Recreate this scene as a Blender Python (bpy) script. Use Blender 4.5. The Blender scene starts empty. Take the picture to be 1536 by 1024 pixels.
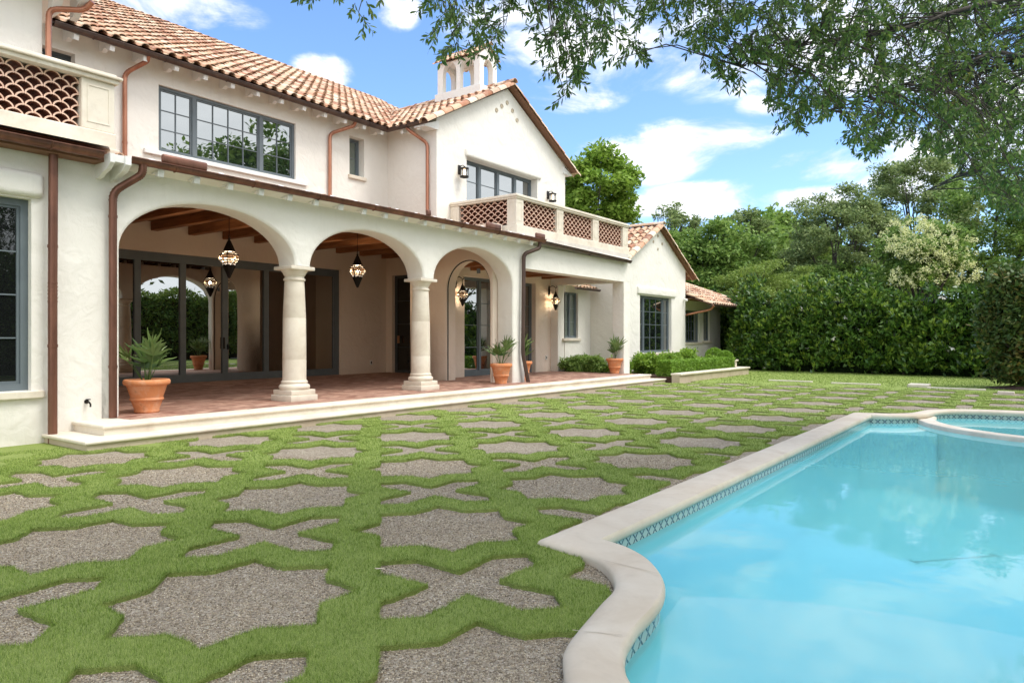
import bpy, bmesh, math, random
import numpy as np
from mathutils import Vector, Matrix, geometry
random.seed(7); RNG = np.random.default_rng(11)
PI = math.pi
scene = bpy.context.scene
COL = scene.collection
TH = math.radians(36.08); CT, ST = math.cos(TH), math.sin(TH)      # angle between the view and the facade
H = 1.4

# ------------------------------------------------------------------ mesh helpers
class MB:
    def __init__(s): s.v = []; s.f = []
    def pt(s, *p): s.v.append(tuple(p)); return len(s.v) - 1
    def face(s, pts):
        i = len(s.v); s.v += [tuple(p) for p in pts]; s.f.append(list(range(i, i + len(pts))))
    def box(s, x0, x1, y0, y1, z0, z1):
        i = len(s.v)
        s.v += [(x0,y0,z0),(x1,y0,z0),(x1,y1,z0),(x0,y1,z0),(x0,y0,z1),(x1,y0,z1),(x1,y1,z1),(x0,y1,z1)]
        s.f += [[i+a for a in q] for q in ((0,3,2,1),(4,5,6,7),(0,1,5,4),(1,2,6,5),(2,3,7,6),(3,0,4,7))]
        return s
    def rbox(s, x0, x1, y0, y1, z0, z1, r=.02, seg=2):
        bm = bmesh.new(); bmesh.ops.create_cube(bm, size=1)
        bmesh.ops.scale(bm, vec=(x1-x0, y1-y0, z1-z0), verts=bm.verts)
        bmesh.ops.translate(bm, vec=((x0+x1)/2, (y0+y1)/2, (z0+z1)/2), verts=bm.verts)
        bmesh.ops.bevel(bm, geom=bm.edges[:], offset=min(r, .49*min(x1-x0,y1-y0,z1-z0)), segments=seg, affect='EDGES', profile=.5)
        s.add(bm); bm.free(); return s
    def add(s, bm):
        i = len(s.v); bm.verts.index_update()
        s.v += [tuple(v.co) for v in bm.verts]
        s.f += [[i + v.index for v in f.verts] for f in bm.faces]
    def lathe(s, prof, c=(0,0,0), n=24, axis='z'):
        i = len(s.v); m = len(prof)
        for k in range(n):
            a = 2*PI*k/n
            for r, z in prof:
                p = (r*math.cos(a), r*math.sin(a), z)
                if axis == 'y': p = (p[0], p[2], p[1])
                if axis == 'x': p = (p[2], p[0], p[1])
                s.v.append((c[0]+p[0], c[1]+p[1], c[2]+p[2]))
        for k in range(n):
            k2 = (k+1) % n
            for j in range(m-1):
                s.f.append([i+k*m+j, i+k2*m+j, i+k2*m+j+1, i+k*m+j+1])
        return s
    def tube(s, path, rad, n=10, cap=True):
        P = [Vector(p) for p in path]; L = len(P)
        R = rad if isinstance(rad, (list, tuple)) else [rad]*L
        i = len(s.v); up = None
        for k in range(L):
            t = (P[min(k+1, L-1)] - P[max(k-1, 0)]).normalized()
            if up is None:
                up = Vector((0,0,1)) if abs(t.z) < .9 else Vector((1,0,0))
            a = t.cross(up)
            if a.length < 1e-4: a = t.cross(Vector((0,1,0)))
            a.normalize(); b = a.cross(t).normalized(); up = b
            for q in range(n):
                w = 2*PI*q/n
                s.v.append(tuple(P[k] + (a*math.cos(w) + b*math.sin(w))*R[k]))
        for k in range(L-1):
            for q in range(n):
                q2 = (q+1) % n
                s.f.append([i+k*n+q, i+k*n+q2, i+(k+1)*n+q2, i+(k+1)*n+q])
        if cap:
            s.f.append([i+q for q in range(n)][::-1]); s.f.append([i+(L-1)*n+q for q in range(n)])
        return s
    def prism(s, poly, fn, d0, d1):
        """poly: 2d outline, fn(a,b,d) -> xyz, extruded from depth d0 to d1"""
        n = len(poly); i = len(s.v)
        s.v += [tuple(fn(a, b, d0)) for a, b in poly] + [tuple(fn(a, b, d1)) for a, b in poly]
        s.f.append([i+k for k in range(n)][::-1]); s.f.append([i+n+k for k in range(n)])
        for k in range(n): s.f.append([i+k, i+(k+1)%n, i+n+(k+1)%n, i+n+k])
        return s
    def build(s, name, mat, parent=None, smooth=None, fix=True, **props):
        me = bpy.data.meshes.new(name); me.from_pydata(s.v, [], s.f)
        if fix:
            bm = bmesh.new(); bm.from_mesh(me)
            bmesh.ops.recalc_face_normals(bm, faces=bm.faces[:]); bm.to_mesh(me); bm.free()
        return finish(name, me, mat, parent, smooth, **props)

def finish(name, me, mat, parent=None, smooth=None, **props):
    if isinstance(mat, str): mat = M[mat]
    me.materials.append(mat)
    if smooth is not None:
        me.polygons.foreach_set('use_smooth', [True]*len(me.polygons))
        me.set_sharp_from_angle(angle=math.radians(smooth))
    me.update()
    o = bpy.data.objects.new(name, me); COL.objects.link(o)
    if parent is not None:
        o.parent = parent
        if parent.type == 'EMPTY' and parent.get('_world'):
            o.matrix_parent_inverse = Matrix.Translation(-parent.location)
    for k, v in props.items(): o[k] = v
    return o

def thing(name, label, cat, loc=(0,0,0), group=None, world=False, rz=0):
    o = bpy.data.objects.new(name, None); COL.objects.link(o)
    o.location = loc; o.rotation_euler = (0, 0, rz); o.empty_display_size = .2
    o['label'] = label; o['category'] = cat
    if group: o['group'] = group
    if world: o['_world'] = 1
    return o
def copy_tree(root, loc, rz=0, label=None, sc=1):
    r = root.copy(); COL.objects.link(r); r.location = loc; r.rotation_euler = (0,0,rz); r.scale = (sc,sc,sc)
    if label: r['label'] = label
    for ch in list(root.children):
        c = ch.copy(); COL.objects.link(c); c.parent = r
        for g in list(ch.children):
            d = g.copy(); COL.objects.link(d); d.parent = c
    return r
def mesh_np(name, V, F):
    """numpy verts (N,3) and equal sized faces (K,n)"""
    me = bpy.data.meshes.new(name); n = F.shape[1]
    me.vertices.add(len(V)); me.vertices.foreach_set('co', np.ascontiguousarray(V, dtype=np.float32).ravel())
    me.loops.add(F.size); me.loops.foreach_set('vertex_index', np.ascontiguousarray(F, dtype=np.int32).ravel())
    me.polygons.add(len(F)); me.polygons.foreach_set('loop_start', np.arange(0, F.size, n, dtype=np.int32))
    try: me.polygons.foreach_set('loop_total', np.full(len(F), n, dtype=np.int32))
    except Exception: pass
    me.update(calc_edges=True); return me

# ------------------------------------------------------------------ materials
M = {}
class NT:
    def __init__(s, name):
        s.m = bpy.data.materials.new(name); s.m.use_nodes = True; s.t = s.m.node_tree
        s.b = s.t.nodes['Principled BSDF']; s.out = s.t.nodes['Material Output']; M[name] = s.m
    def n(s, typ, **kw):
        nd = s.t.nodes.new(typ)
        for k, v in kw.items():
            if k in nd.inputs: nd.inputs[k].default_value = v
            else: setattr(nd, k, v)
        return nd
    def l(s, a, b): s.t.links.new(a, b)
    def obj(s, scale=(1,1,1), rot=(0,0,0)):
        tc = s.n('ShaderNodeTexCoord'); mp = s.n('ShaderNodeMapping'); mp.inputs['Scale'].default_value = scale
        mp.inputs['Rotation'].default_value = rot
        s.l(tc.outputs['Object'], mp.inputs[0]); return mp.outputs[0]
    def noise(s, vec, scale, detail=4, rough=.55, dist=0):
        nd = s.n('ShaderNodeTexNoise'); nd.inputs['Scale'].default_value = scale; nd.inputs['Detail'].default_value = detail
        nd.inputs['Roughness'].default_value = rough; nd.inputs['Distortion'].default_value = dist
        s.l(vec, nd.inputs['Vector']); return nd.outputs['Fac']
    def ramp(s, fac, stops, interp='LINEAR'):
        r = s.n('ShaderNodeValToRGB'); cr = r.color_ramp; cr.interpolation = interp
        while len(cr.elements) > 1: cr.elements.remove(cr.elements[0])
        cr.elements[0].position = stops[0][0]; cr.elements[0].color = (*stops[0][1], 1)
        for p, c in stops[1:]:
            e = cr.elements.new(p); e.color = (*c, 1)
        s.l(fac, r.inputs[0]); return r.outputs[0]
    def mix(s, f, a, b, mode='MIX'):
        m = s.n('ShaderNodeMix', data_type='RGBA', blend_type=mode)
        for i, x in ((0, f), (6, a), (7, b)):
            if isinstance(x, (int, float)): m.inputs[i].default_value = x
            elif isinstance(x, tuple): m.inputs[i].default_value = (*x, 1)
            else: s.l(x, m.inputs[i])
        return m.outputs[2]
    def math(s, op, a, b=0.0, c=0.0, clamp=False):
        m = s.n('ShaderNodeMath', operation=op); m.use_clamp = clamp
        for i, x in enumerate((a, b, c)):
            if isinstance(x, (int, float)): m.inputs[i].default_value = x
            else: s.l(x, m.inputs[i])
        return m.outputs[0]
    def bump(s, h, strength=.3, dist=.02, normal=None):
        b = s.n('ShaderNodeBump'); b.inputs['Strength'].default_value = strength; b.inputs['Distance'].default_value = dist
        s.l(h, b.inputs['Height'])
        if normal is not None: s.l(normal, b.inputs['Normal'])
        return b.outputs[0]
    def set(s, col=None, rough=None, metal=None, normal=None, spec=None):
        for k, x in (('Base Color', col), ('Roughness', rough), ('Metallic', metal), ('Normal', normal), ('Specular IOR Level', spec)):
            if x is None: continue
            if isinstance(x, (int, float)): s.b.inputs[k].default_value = x
            elif isinstance(x, tuple): s.b.inputs[k].default_value = (*x, 1)
            else: s.l(x, s.b.inputs[k])

def mk_stucco(name, c1, c2, bump=.35):
    t = NT(name); v = t.obj()
    a = t.noise(v, .9, 5, .6, .6); b = t.noise(v, 5, 5, .6, 1.2); c = t.noise(v, 60, 3)
    col = t.ramp(a, [(.3, c1), (.7, c2)])
    d = t.noise(v, 3.1, 6, .7, 2.0)
    col = t.mix(t.ramp(d, [(.55, (0,0,0)), (.8, (.25,.25,.25))]), col, tuple(x*.86 for x in c1))
    dr_ = t.noise(t.obj((2.2,2.2,.16)), 2.6, 5, .7, .3); col = t.mix(t.ramp(dr_, [(.56,(0,0,0)),(.80,(.22,.22,.22))]), col, tuple(x*.72 for x in c1))
    sz = t.n('ShaderNodeSeparateXYZ'); t.l(v, sz.inputs[0]); lowz = t.math('SUBTRACT', 1.0, t.math('MULTIPLY', sz.outputs[2], 1.9), clamp=True)
    col = t.mix(t.math('MULTIPLY', t.math('MULTIPLY', lowz, t.noise(v, 6, 5, .7)), .55), col, (.40,.33,.25))
    h = t.math('ADD', t.math('MULTIPLY', b, 1.0), t.math('MULTIPLY', c, .12))
    n = t.bump(h, bump, .03)
    n = t.bump(t.noise(v, 1.6, 2, .5, 1.5), bump*.8, .09, n)
    t.set(col, .92, 0, n, .25)
mk_stucco('stucco', (.765,.73,.665), (.815,.785,.72))
mk_stucco('stucco_inner', (.74,.62,.51), (.79,.68,.57), .3)  # same plaster, warm light bounced off the bricks mixed into its tan
def mk_stone(name, c1, c2, c3, bump=.12, rough=.75):
    t = NT(name); v = t.obj()
    a = t.noise(v, 1.7, 6, .65, .8); b = t.noise(v, 9, 5, .65); c = t.noise(v, 90, 2)
    col = t.ramp(a, [(.3, c1), (.52, c2), (.75, c3)])
    col = t.mix(t.ramp(b, [(.5, (0,0,0)), (.75, (.3,.3,.3))]), col, tuple(x*.8 for x in c1))
    t.set(col, rough, 0, t.bump(t.math('ADD', b, t.math('MULTIPLY', c, .5)), bump, .01), .3)
mk_stone('limestone', (.60,.52,.42), (.70,.63,.52), (.76,.70,.60))
mk_stone('coping_stone', (.56,.465,.35), (.62,.535,.42), (.67,.595,.485), .06, .6)
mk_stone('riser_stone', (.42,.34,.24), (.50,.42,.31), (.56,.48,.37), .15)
mk_stone('concrete', (.50,.46,.40), (.60,.56,.50), (.66,.62,.56))
# clay
def mk_clay(name, stops, rough=.85, dirt=.3, isl=True):
    t = NT(name); v = t.obj()
    if isl:
        g = t.n('ShaderNodeNewGeometry'); f = g.outputs['Random Per Island']
    else: f = t.noise(v, 1.5, 3)
    col = t.ramp(f, stops)
    a = t.noise(v, 7, 5, .65, .5)
    col = t.mix(t.ramp(a, [(.45, (0,0,0)), (.72, (dirt,dirt,dirt))]), col, (.70,.58,.45))
    b = t.noise(v, 13, 4, .7)
    col = t.mix(t.ramp(b, [(.56, (0,0,0)), (.74, (dirt*1.3,)*3)]), col, (.16,.09,.05))
    t.set(col, rough, 0, t.bump(t.noise(v, 45, 4), .25, .01), .25)
mk_clay('roof_clay', [(0,(.24,.10,.06)),(.14,(.42,.19,.11)),(.3,(.60,.38,.24)),(.5,(.68,.52,.37)),(.66,(.50,.29,.18)),(.8,(.74,.63,.49)),(.92,(.38,.17,.10)),(1,(.70,.46,.30))], .85, .45)
mk_clay('shaded_screen_clay', [(0,(.13,.036,.020)),(.5,(.24,.070,.036)),(1,(.17,.05,.028))], .8, .12)  # clay darkened: the shade inside the tiles is put into its colour
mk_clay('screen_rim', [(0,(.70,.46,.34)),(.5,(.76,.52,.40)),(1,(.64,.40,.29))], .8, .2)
mk_clay('pot_clay', [(0,(.62,.235,.095)),(1,(.66,.27,.12))], .8, .30, False)
t = NT('underlay'); t.set((.20,.10,.06), .95)
# brick paving
t = NT('brick_paving'); v = t.obj()
br = t.n('ShaderNodeTexBrick'); t.l(v, br.inputs['Vector'])
br.inputs['Scale'].default_value = 1; br.inputs['Brick Width'].default_value = .24; br.inputs['Row Height'].default_value = .12
br.inputs['Mortar Size'].default_value = .006; br.inputs['Color1'].default_value = (.23,.10,.07,1); br.inputs['Color2'].default_value = (.58,.36,.27,1)
br.inputs['Mortar'].default_value = (.24,.15,.11,1); br.inputs['Bias'].default_value = -.1
a = t.noise(v, 3.5, 5, .6); col = t.mix(t.ramp(a, [(.45,(0,0,0)),(.7,(.55,.55,.55))]), br.outputs[0], (.44,.29,.22))
b = t.noise(v, 8, 3); col = t.mix(t.ramp(b, [(.55,(0,0,0)),(.7,(.5,.5,.5))]), col, (.13,.06,.04))
t.set(col, .62, 0, t.bump(t.math('ADD', t.math('MULTIPLY', br.outputs[1], -1.0), t.math('MULTIPLY', b, .3)), .4, .008), .35)
# metal
def mk_metal(name, c1, c2, rough=.45, metal=.6, scale=3):
    t = NT(name); v = t.obj((1,1,.25))
    col = t.ramp(t.noise(v, scale, 6, .7, .8), [(.32, c1), (.68, c2)])
    t.set(col, t.math('ADD', t.math('MULTIPLY', t.noise(v, 9, 3), .3), rough-.15), metal, None, .5)
mk_metal('copper', (.10,.045,.032), (.235,.105,.068), .42, .55)
mk_metal('copper_bright', (.30,.12,.07), (.52,.24,.15), .38, .6)
mk_metal('copper_dark', (.06,.04,.035), (.13,.08,.06), .5, .45)
mk_metal('iron', (.008,.007,.006), (.018,.014,.011), .6, .3)
t = NT('frame_paint'); t.set(t.ramp(t.noise(t.obj(), 4), [(.3,(.115,.14,.155)),(.7,(.14,.168,.182))]), .5, 0, None, .4)
t = NT('door_paint'); t.set(t.ramp(t.noise(t.obj(), 4), [(.3,(.055,.065,.07)),(.7,(.075,.085,.09))]), .5, 0, None, .4)
t = NT('white_paint'); t.set(t.ramp(t.noise(t.obj(), 6), [(.3,(.72,.71,.68)),(.7,(.80,.79,.76))]), .55)
t = NT('black'); t.set((.01,.01,.01), .7)
t = NT('brass'); t.set((.55,.28,.14), .35, .7)
# timber
t = NT('timber'); v = t.obj((14,1,14)); a = t.noise(v, 1.2, 6, .65, .6)
t.set(t.ramp(a, [(.3,(.17,.065,.025)),(.55,(.33,.135,.052)),(.75,(.44,.20,.085))]), .6, 0, t.bump(a, .2, .01), .3)
t = NT('ceiling_boards'); v = t.obj(); sx = t.n('ShaderNodeSeparateXYZ'); t.l(v, sx.inputs[0])
fr = t.math('FRACT', t.math('MULTIPLY', sx.outputs[1], 7.0)); g = t.ramp(fr, [(0,(0,0,0)),(.05,(1,1,1)),(.95,(1,1,1)),(1,(0,0,0))])
a = t.noise(t.obj((1,10,10)), 1.2, 5, .6, .4)
t.set(t.mix(g, (.03,.012,.006), t.ramp(a, [(.3,(.17,.068,.027)),(.7,(.34,.145,.06))])), .65, 0, t.bump(g, .3, .01), .3)
# glass: the pane reflects; the unlit room behind is put in as dark colour
def mk_glass(name, dark, refl, bumpy=.0):
    t = NT(name); t.t.nodes.remove(t.b)
    gl = t.n('ShaderNodeBsdfGlossy'); gl.inputs['Roughness'].default_value = .004; gl.inputs['Color'].default_value = (.93,.96,.95,1)
    di = t.n('ShaderNodeBsdfDiffuse'); di.inputs['Color'].default_value = (*dark, 1)
    lw = t.n('ShaderNodeLayerWeight'); lw.inputs['Blend'].default_value = .35
    f = t.math('ADD', t.math('MULTIPLY', lw.outputs['Fresnel'], .7), refl, clamp=True)
    mx = t.n('ShaderNodeMixShader'); t.l(f, mx.inputs[0]); t.l(di.outputs[0], mx.inputs[1]); t.l(gl.outputs[0], mx.inputs[2])
    t.l(mx.outputs[0], t.out.inputs[0])
    n = t.bump(t.noise(t.obj(), .8, 2), .012, .1); t.l(n, gl.inputs['Normal'])
mk_glass('glass', (.008,.010,.011), .30)
mk_glass('glass_door', (.014,.011,.009), .36)
mk_glass('glass_dark', (.008,.009,.009), .03)
mk_glass('glass_curtain', (.10,.13,.11), .14)
def mk_emit(name, c, s):
    t = NT(name); t.set((.8,.7,.5), .4); t.b.inputs['Emission Color'].default_value = (*c, 1); t.b.inputs['Emission Strength'].default_value = s
mk_emit('flame', (1,.68,.36), 3.2); mk_emit('lamp_glass', (1,.66,.36), .12); M['lamp_glass'].node_tree.nodes['Principled BSDF'].inputs['Base Color'].default_value = (.03,.02,.012,1); mk_emit('tube_glow', (1,.72,.42), 2.2)
t = NT('amber_glass'); t.set((.02,.012,.007), .15, 0, None, .6); t.b.inputs['Emission Color'].default_value = (1,.6,.3,1); t.b.inputs['Emission Strength'].default_value = .10
for nm_, cc in (('lamp_glass',(1,.9,.75,1)),('amber_glass',(.75,.5,.32,1))):
    nt_ = M[nm_].node_tree; b_ = nt_.nodes['Principled BSDF']; tp_ = nt_.nodes.new('ShaderNodeBsdfTransparent'); tp_.inputs[0].default_value = cc; mm_ = nt_.nodes.new('ShaderNodeMixShader'); mm_.inputs[0].default_value = .22 if nm_ == 'lamp_glass' else .62
    nt_.links.new(tp_.outputs[0], mm_.inputs[1]); nt_.links.new(b_.outputs[0], mm_.inputs[2]); nt_.links.new(mm_.outputs[0], nt_.nodes['Material Output'].inputs[0])
# leaves
def mk_leaf(name, stops, transl=.3, rough=.55, spec=.35):
    t = NT(name); g = t.n('ShaderNodeNewGeometry'); v = t.obj()
    f = t.math('ADD', t.math('MULTIPLY', g.outputs['Random Per Island'], .6), t.math('MULTIPLY', t.noise(v, .55, 3), .55))
    col = t.ramp(f, stops); t.set(col, rough, 0, None, spec)
    tr = t.n('ShaderNodeBsdfTranslucent'); t.l(t.mix(.5, col, (.35,.5,.05), 'ADD') if False else col, tr.inputs['Color'])
    mx = t.n('ShaderNodeMixShader'); mx.inputs[0].default_value = transl
    t.l(t.b.outputs[0], mx.inputs[1]); t.l(tr.outputs[0], mx.inputs[2]); t.l(mx.outputs[0], t.out.inputs[0])
mk_leaf('oak_leaf', [(.2,(0.055,0.108,0.026)),(.5,(0.1,0.179,0.038)),(.75,(0.157,0.257,0.055)),(.9,(0.243,0.329,0.072)),(.99,(0.372,0.315,0.072))], .45, .42, .5)
mk_leaf('magnolia_leaf', [(.15,(0.022,0.055,0.011)),(.45,(0.049,0.117,0.018)),(.7,(0.103,0.207,0.03)),(.9,(0.207,0.317,0.055))], .15, .38, .5)
mk_leaf('bright_leaf', [(.2,(.12,.22,.026)),(.5,(.21,.34,.042)),(.85,(.31,.44,.075))], .4)
mk_leaf('mid_leaf', [(.2,(0.084,0.161,0.034)),(.5,(0.168,0.28,0.056)),(.85,(0.295,0.42,0.099))], .4)
mk_leaf('grey_leaf', [(.2,(0.114,0.175,0.06)),(.5,(0.202,0.276,0.094)),(.85,(0.323,0.39,0.148))], .4)
mk_leaf('cypress_leaf', [(.2,(0.116,0.187,0.029)),(.5,(0.198,0.286,0.046)),(.85,(0.297,0.385,0.088))], .4)
mk_leaf('shrub_leaf', [(.2,(0.081,0.169,0.016)),(.5,(0.176,0.311,0.03)),(.85,(0.297,0.446,0.054))], .35)
mk_leaf('new_leaf', [(.2,(.11,.19,.022)),(.5,(.21,.32,.035)),(.85,(.33,.44,.07))], .3)
mk_leaf('boxwood_leaf', [(.2,(0.102,0.204,0.02)),(.5,(0.17,0.315,0.031)),(.85,(0.255,0.416,0.051))], .3)
mk_leaf('rust_leaf', [(.15,(0.039,0.085,0.019)),(.5,(0.078,0.137,0.031)),(.74,(0.13,0.156,0.039)),(.95,(0.338,0.221,0.065))], .2)
mk_leaf('palm_leaf', [(.2,(.040,.090,.020)),(.5,(.085,.155,.035)),(.85,(.17,.25,.07))], .25, .4, .5)
mk_leaf('blossom', [(.2,(.55,.60,.24)),(.5,(.70,.72,.34)),(.85,(.82,.82,.50))], .3)
mk_leaf('white_bloom', [(.2,(.7,.68,.6)),(.85,(.8,.78,.7))], .2)
t = NT('bark'); v = t.obj((3,3,.6)); a = t.noise(v, 6, 6, .7)
t.set(t.ramp(a, [(.3,(.03,.024,.018)),(.7,(.08,.068,.055))]), .9, 0, t.bump(a, .5, .03))
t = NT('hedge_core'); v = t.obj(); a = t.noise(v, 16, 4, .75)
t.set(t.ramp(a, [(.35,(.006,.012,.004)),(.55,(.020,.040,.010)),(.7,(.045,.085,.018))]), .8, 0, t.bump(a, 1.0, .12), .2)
t = NT('twig'); t.set((.055,.042,.032), .85)
t = NT('soil'); v = t.obj(); t.set(t.ramp(t.noise(v, 30, 4), [(.3,(.035,.018,.010)),(.7,(.10,.055,.035))]), .95, 0, t.bump(t.noise(v, 60, 3), .8, .02))
# turf
t = NT('turf'); v = t.obj()
a = t.noise(v, 150, 3, .7); b = t.noise(v, 1.3, 5, .6); c = t.noise(v, 14, 4, .7)
col = t.ramp(a, [(.3,(.10,.15,.028)),(.5,(.24,.31,.075)),(.7,(.40,.46,.15))])
col = t.mix(t.ramp(b, [(.3,(0,0,0)),(.75,(.35,.35,.35))]), col, (.46,.54,.20))
col = t.mix(t.ramp(c, [(.45,(0,0,0)),(.75,(.3,.3,.3))]), col, (.12,.18,.035))
t.set(col, .9, 0, t.bump(a, .8, .02), .1)
t = NT('blade'); g = t.n('ShaderNodeNewGeometry'); v = t.obj()
f = t.math('ADD', t.math('MULTIPLY', g.outputs['Random Per Island'], .68), t.math('MULTIPLY', t.math('SUBTRACT', t.noise(v, 2.3, 5, .7, .5), .18), .75))
col = t.ramp(f, [(.12,(.035,.080,.010)),(.35,(.110,.195,.026)),(.55,(.225,.325,.058)),(.75,(.34,.45,.105)),(.92,(.48,.54,.19))])
t.set(col, .75, 0, None, .15)
tr = t.n('ShaderNodeBsdfTranslucent'); t.l(col, tr.inputs[0]); mx = t.n('ShaderNodeMixShader', ); mx.inputs[0].default_value = .3
t.l(t.b.outputs[0], mx.inputs[1]); t.l(tr.outputs[0], mx.inputs[2]); t.l(mx.outputs[0], t.out.inputs[0])
# gravel: crushed decomposed granite
t = NT('gravel'); v = t.obj()
vo = t.n('ShaderNodeTexVoronoi'); vo.inputs['Scale'].default_value = 95; t.l(v, vo.inputs['Vector'])
vs = t.n('ShaderNodeSeparateColor'); t.l(vo.outputs['Color'], vs.inputs[0])
col = t.ramp(vs.outputs[0], [(0,(.18,.145,.105)),(.3,(.33,.275,.205)),(.6,(.44,.375,.285)),(.85,(.53,.46,.36)),(1,(.65,.58,.47))])
a = t.noise(v, 2.2, 5, .65); col = t.mix(t.ramp(a, [(.4,(0,0,0)),(.7,(.45,.45,.45))]), col, (.25,.205,.155))
h = t.math('ADD', t.math('MULTIPLY', vo.outputs['Distance'], -1.6), t.math('MULTIPLY', t.noise(v, 260, 2), .5))
n = t.bump(h, .9, .010); n = t.bump(t.noise(v, 9, 5, .7), .8, .03, n)
t.set(col, .95, 0, n, .15)
t = NT('stone_chip'); g = t.n('ShaderNodeNewGeometry')
t.set(t.ramp(g.outputs['Random Per Island'], [(0,(.14,.11,.075)),(.35,(.31,.25,.175)),(.7,(.47,.39,.28)),(.92,(.58,.495,.365)),(1,(.72,.65,.52))]), .9, 0, None, .2)
# pool
t = NT('pool_plaster'); v = t.obj(); a = t.noise(v, .8, 4, .6); b = t.noise(v, 120, 2)
col = t.ramp(a, [(.3,(.24,.68,.76)),(.7,(.31,.74,.81))])
col = t.mix(t.ramp(b, [(.62,(0,0,0)),(.72,(.35,.35,.35))]), col, (.16,.46,.58))
t.set(col, .8)
t = NT('pool_shelf'); v = t.obj(); b = t.noise(v, 110, 2)
t.set(t.mix(t.ramp(b, [(.58,(0,0,0)),(.7,(.5,.5,.5))]), (.74,.93,.95), (.30,.66,.74)), .8)
# waterline tile: white lozenges, shade and grass reflection put into their colour, crossed by dark blue lines. u runs round the pool in metres (UV)
t = NT('waterline_tile'); uv = t.n('ShaderNodeUVMap'); sx = t.n('ShaderNodeSeparateXYZ'); t.l(uv.outputs[0], sx.inputs[0])
U = t.math('MULTIPLY', sx.outputs[0], 1/.11); V = t.math('MULTIPLY', sx.outputs[1], 1/.11)
def tri(x): return t.math('ABSOLUTE', t.math('SUBTRACT', t.math('FRACT', x), .5))
d1 = tri(t.math('ADD', U, V)); d2 = tri(t.math('SUBTRACT', U, V)); mn = t.math('MINIMUM', d1, d2)
e = t.math('MAXIMUM', tri(U), tri(V))
band = t.math('LESS_THAN', mn, .085)
col = t.mix(band, (.36,.46,.42), (.018,.055,.085)); col = t.mix(t.math('GREATER_THAN', e, .475), col, (.28,.38,.40))
dm = t.math('LESS_THAN', t.math('ADD', tri(t.math('ADD', U, .5)), tri(t.math('ADD', V, .5))), .16); col = t.mix(dm, col, (.03,.10,.12))
t.set(col, .15, 0, None, .5)
# water: tinted, clear, reflecting, gently rippled
t = NT('water'); t.t.nodes.remove(t.b)
gl = t.n('ShaderNodeBsdfGlossy'); gl.inputs['Roughness'].default_value = .01; gl.inputs['Color'].default_value = (1,1,1,1)
tp = t.n('ShaderNodeBsdfTransparent'); tp.inputs['Color'].default_value = (.86,.975,.99,1)
sc_ = t.n('ShaderNodeBsdfDiffuse'); sc_.inputs['Color'].default_value = (.22,.70,.76,1); bd = t.n('ShaderNodeMixShader'); bd.inputs[0].default_value = .50; t.l(tp.outputs[0], bd.inputs[1]); t.l(sc_.outputs[0], bd.inputs[2])
fr = t.n('ShaderNodeFresnel'); fr.inputs['IOR'].default_value = 1.33
mx = t.n('ShaderNodeMixShader'); t.l(t.math('MULTIPLY', fr.outputs[0], .72, clamp=True), mx.inputs[0]); t.l(bd.outputs[0], mx.inputs[1]); t.l(gl.outputs[0], mx.inputs[2])
t.l(mx.outputs[0], t.out.inputs[0]); v = t.obj()
n = t.bump(t.noise(v, 2.2, 3, .5, .4), .030, .06); n = t.bump(t.noise(v, 11, 3, .5, .3), .022, .012, n)
t.l(n, gl.inputs['Normal']); t.l(n, fr.inputs['Normal'])
# cloudless-plane helper ends here
# ------------------------------------------------------------------ HOUSE
FL = .28
WA = 10.55                                    # front face of the arcade
house = thing('villa', 'cream stucco two storey villa with clay tile roofs and a three arched loggia', 'house', (10, 12, 0), world=True)
def PF(Y): return lambda u, d, z: (u, Y+d, z)          # a wall that looks towards -Y
def PX(X): return lambda u, d, z: (X+d, u, z)          # a wall that looks towards -X
def mbox(mb, P, u0, u1, d0, d1, z0, z1):
    a, b = P(u0, d0, z0), P(u1, d1, z1)
    mb.box(min(a[0],b[0]), max(a[0],b[0]), min(a[1],b[1]), max(a[1],b[1]), min(a[2],b[2]), max(a[2],b[2]))
def wall(mb, P, u0, u1, z0, z1, T, holes=()):
    us = sorted({u0, u1} | {h[0] for h in holes} | {h[1] for h in holes})
    zs = sorted({z0, z1} | {h[2] for h in holes} | {h[3] for h in holes})
    us = [u for u in us if u0 <= u <= u1]; zs = [z for z in zs if z0 <= z <= z1]
    ins = lambda u, z: any(h[0] < u < h[1] and h[2] < z < h[3] for h in holes)
    for a, b in zip(us, us[1:]):
        for c, d in zip(zs, zs[1:]):
            if ins((a+b)/2, (c+d)/2): continue
            for dd in (0, T): mb.face([P(a,dd,c), P(b,dd,c), P(b,dd,d), P(a,dd,d)])
    for a, b, c, d in holes:
        a, b, c, d = max(a,u0), min(b,u1), max(c,z0), min(d,z1)
        mb.face([P(a,0,c),P(a,T,c),P(a,T,d),P(a,0,d)]); mb.face([P(b,0,c),P(b,T,c),P(b,T,d),P(b,0,d)])
        mb.face([P(a,0,c),P(b,0,c),P(b,T,c),P(a,T,c)]); mb.face([P(a,0,d),P(b,0,d),P(b,T,d),P(a,T,d)])
    mb.face([P(u0,0,z0),P(u0,T,z0),P(u0,T,z1),P(u0,0,z1)]); mb.face([P(u1,0,z0),P(u1,T,z0),P(u1,T,z1),P(u1,0,z1)])
    mb.face([P(u0,0,z1),P(u1,0,z1),P(u1,T,z1),P(u0,T,z1)])
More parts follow.
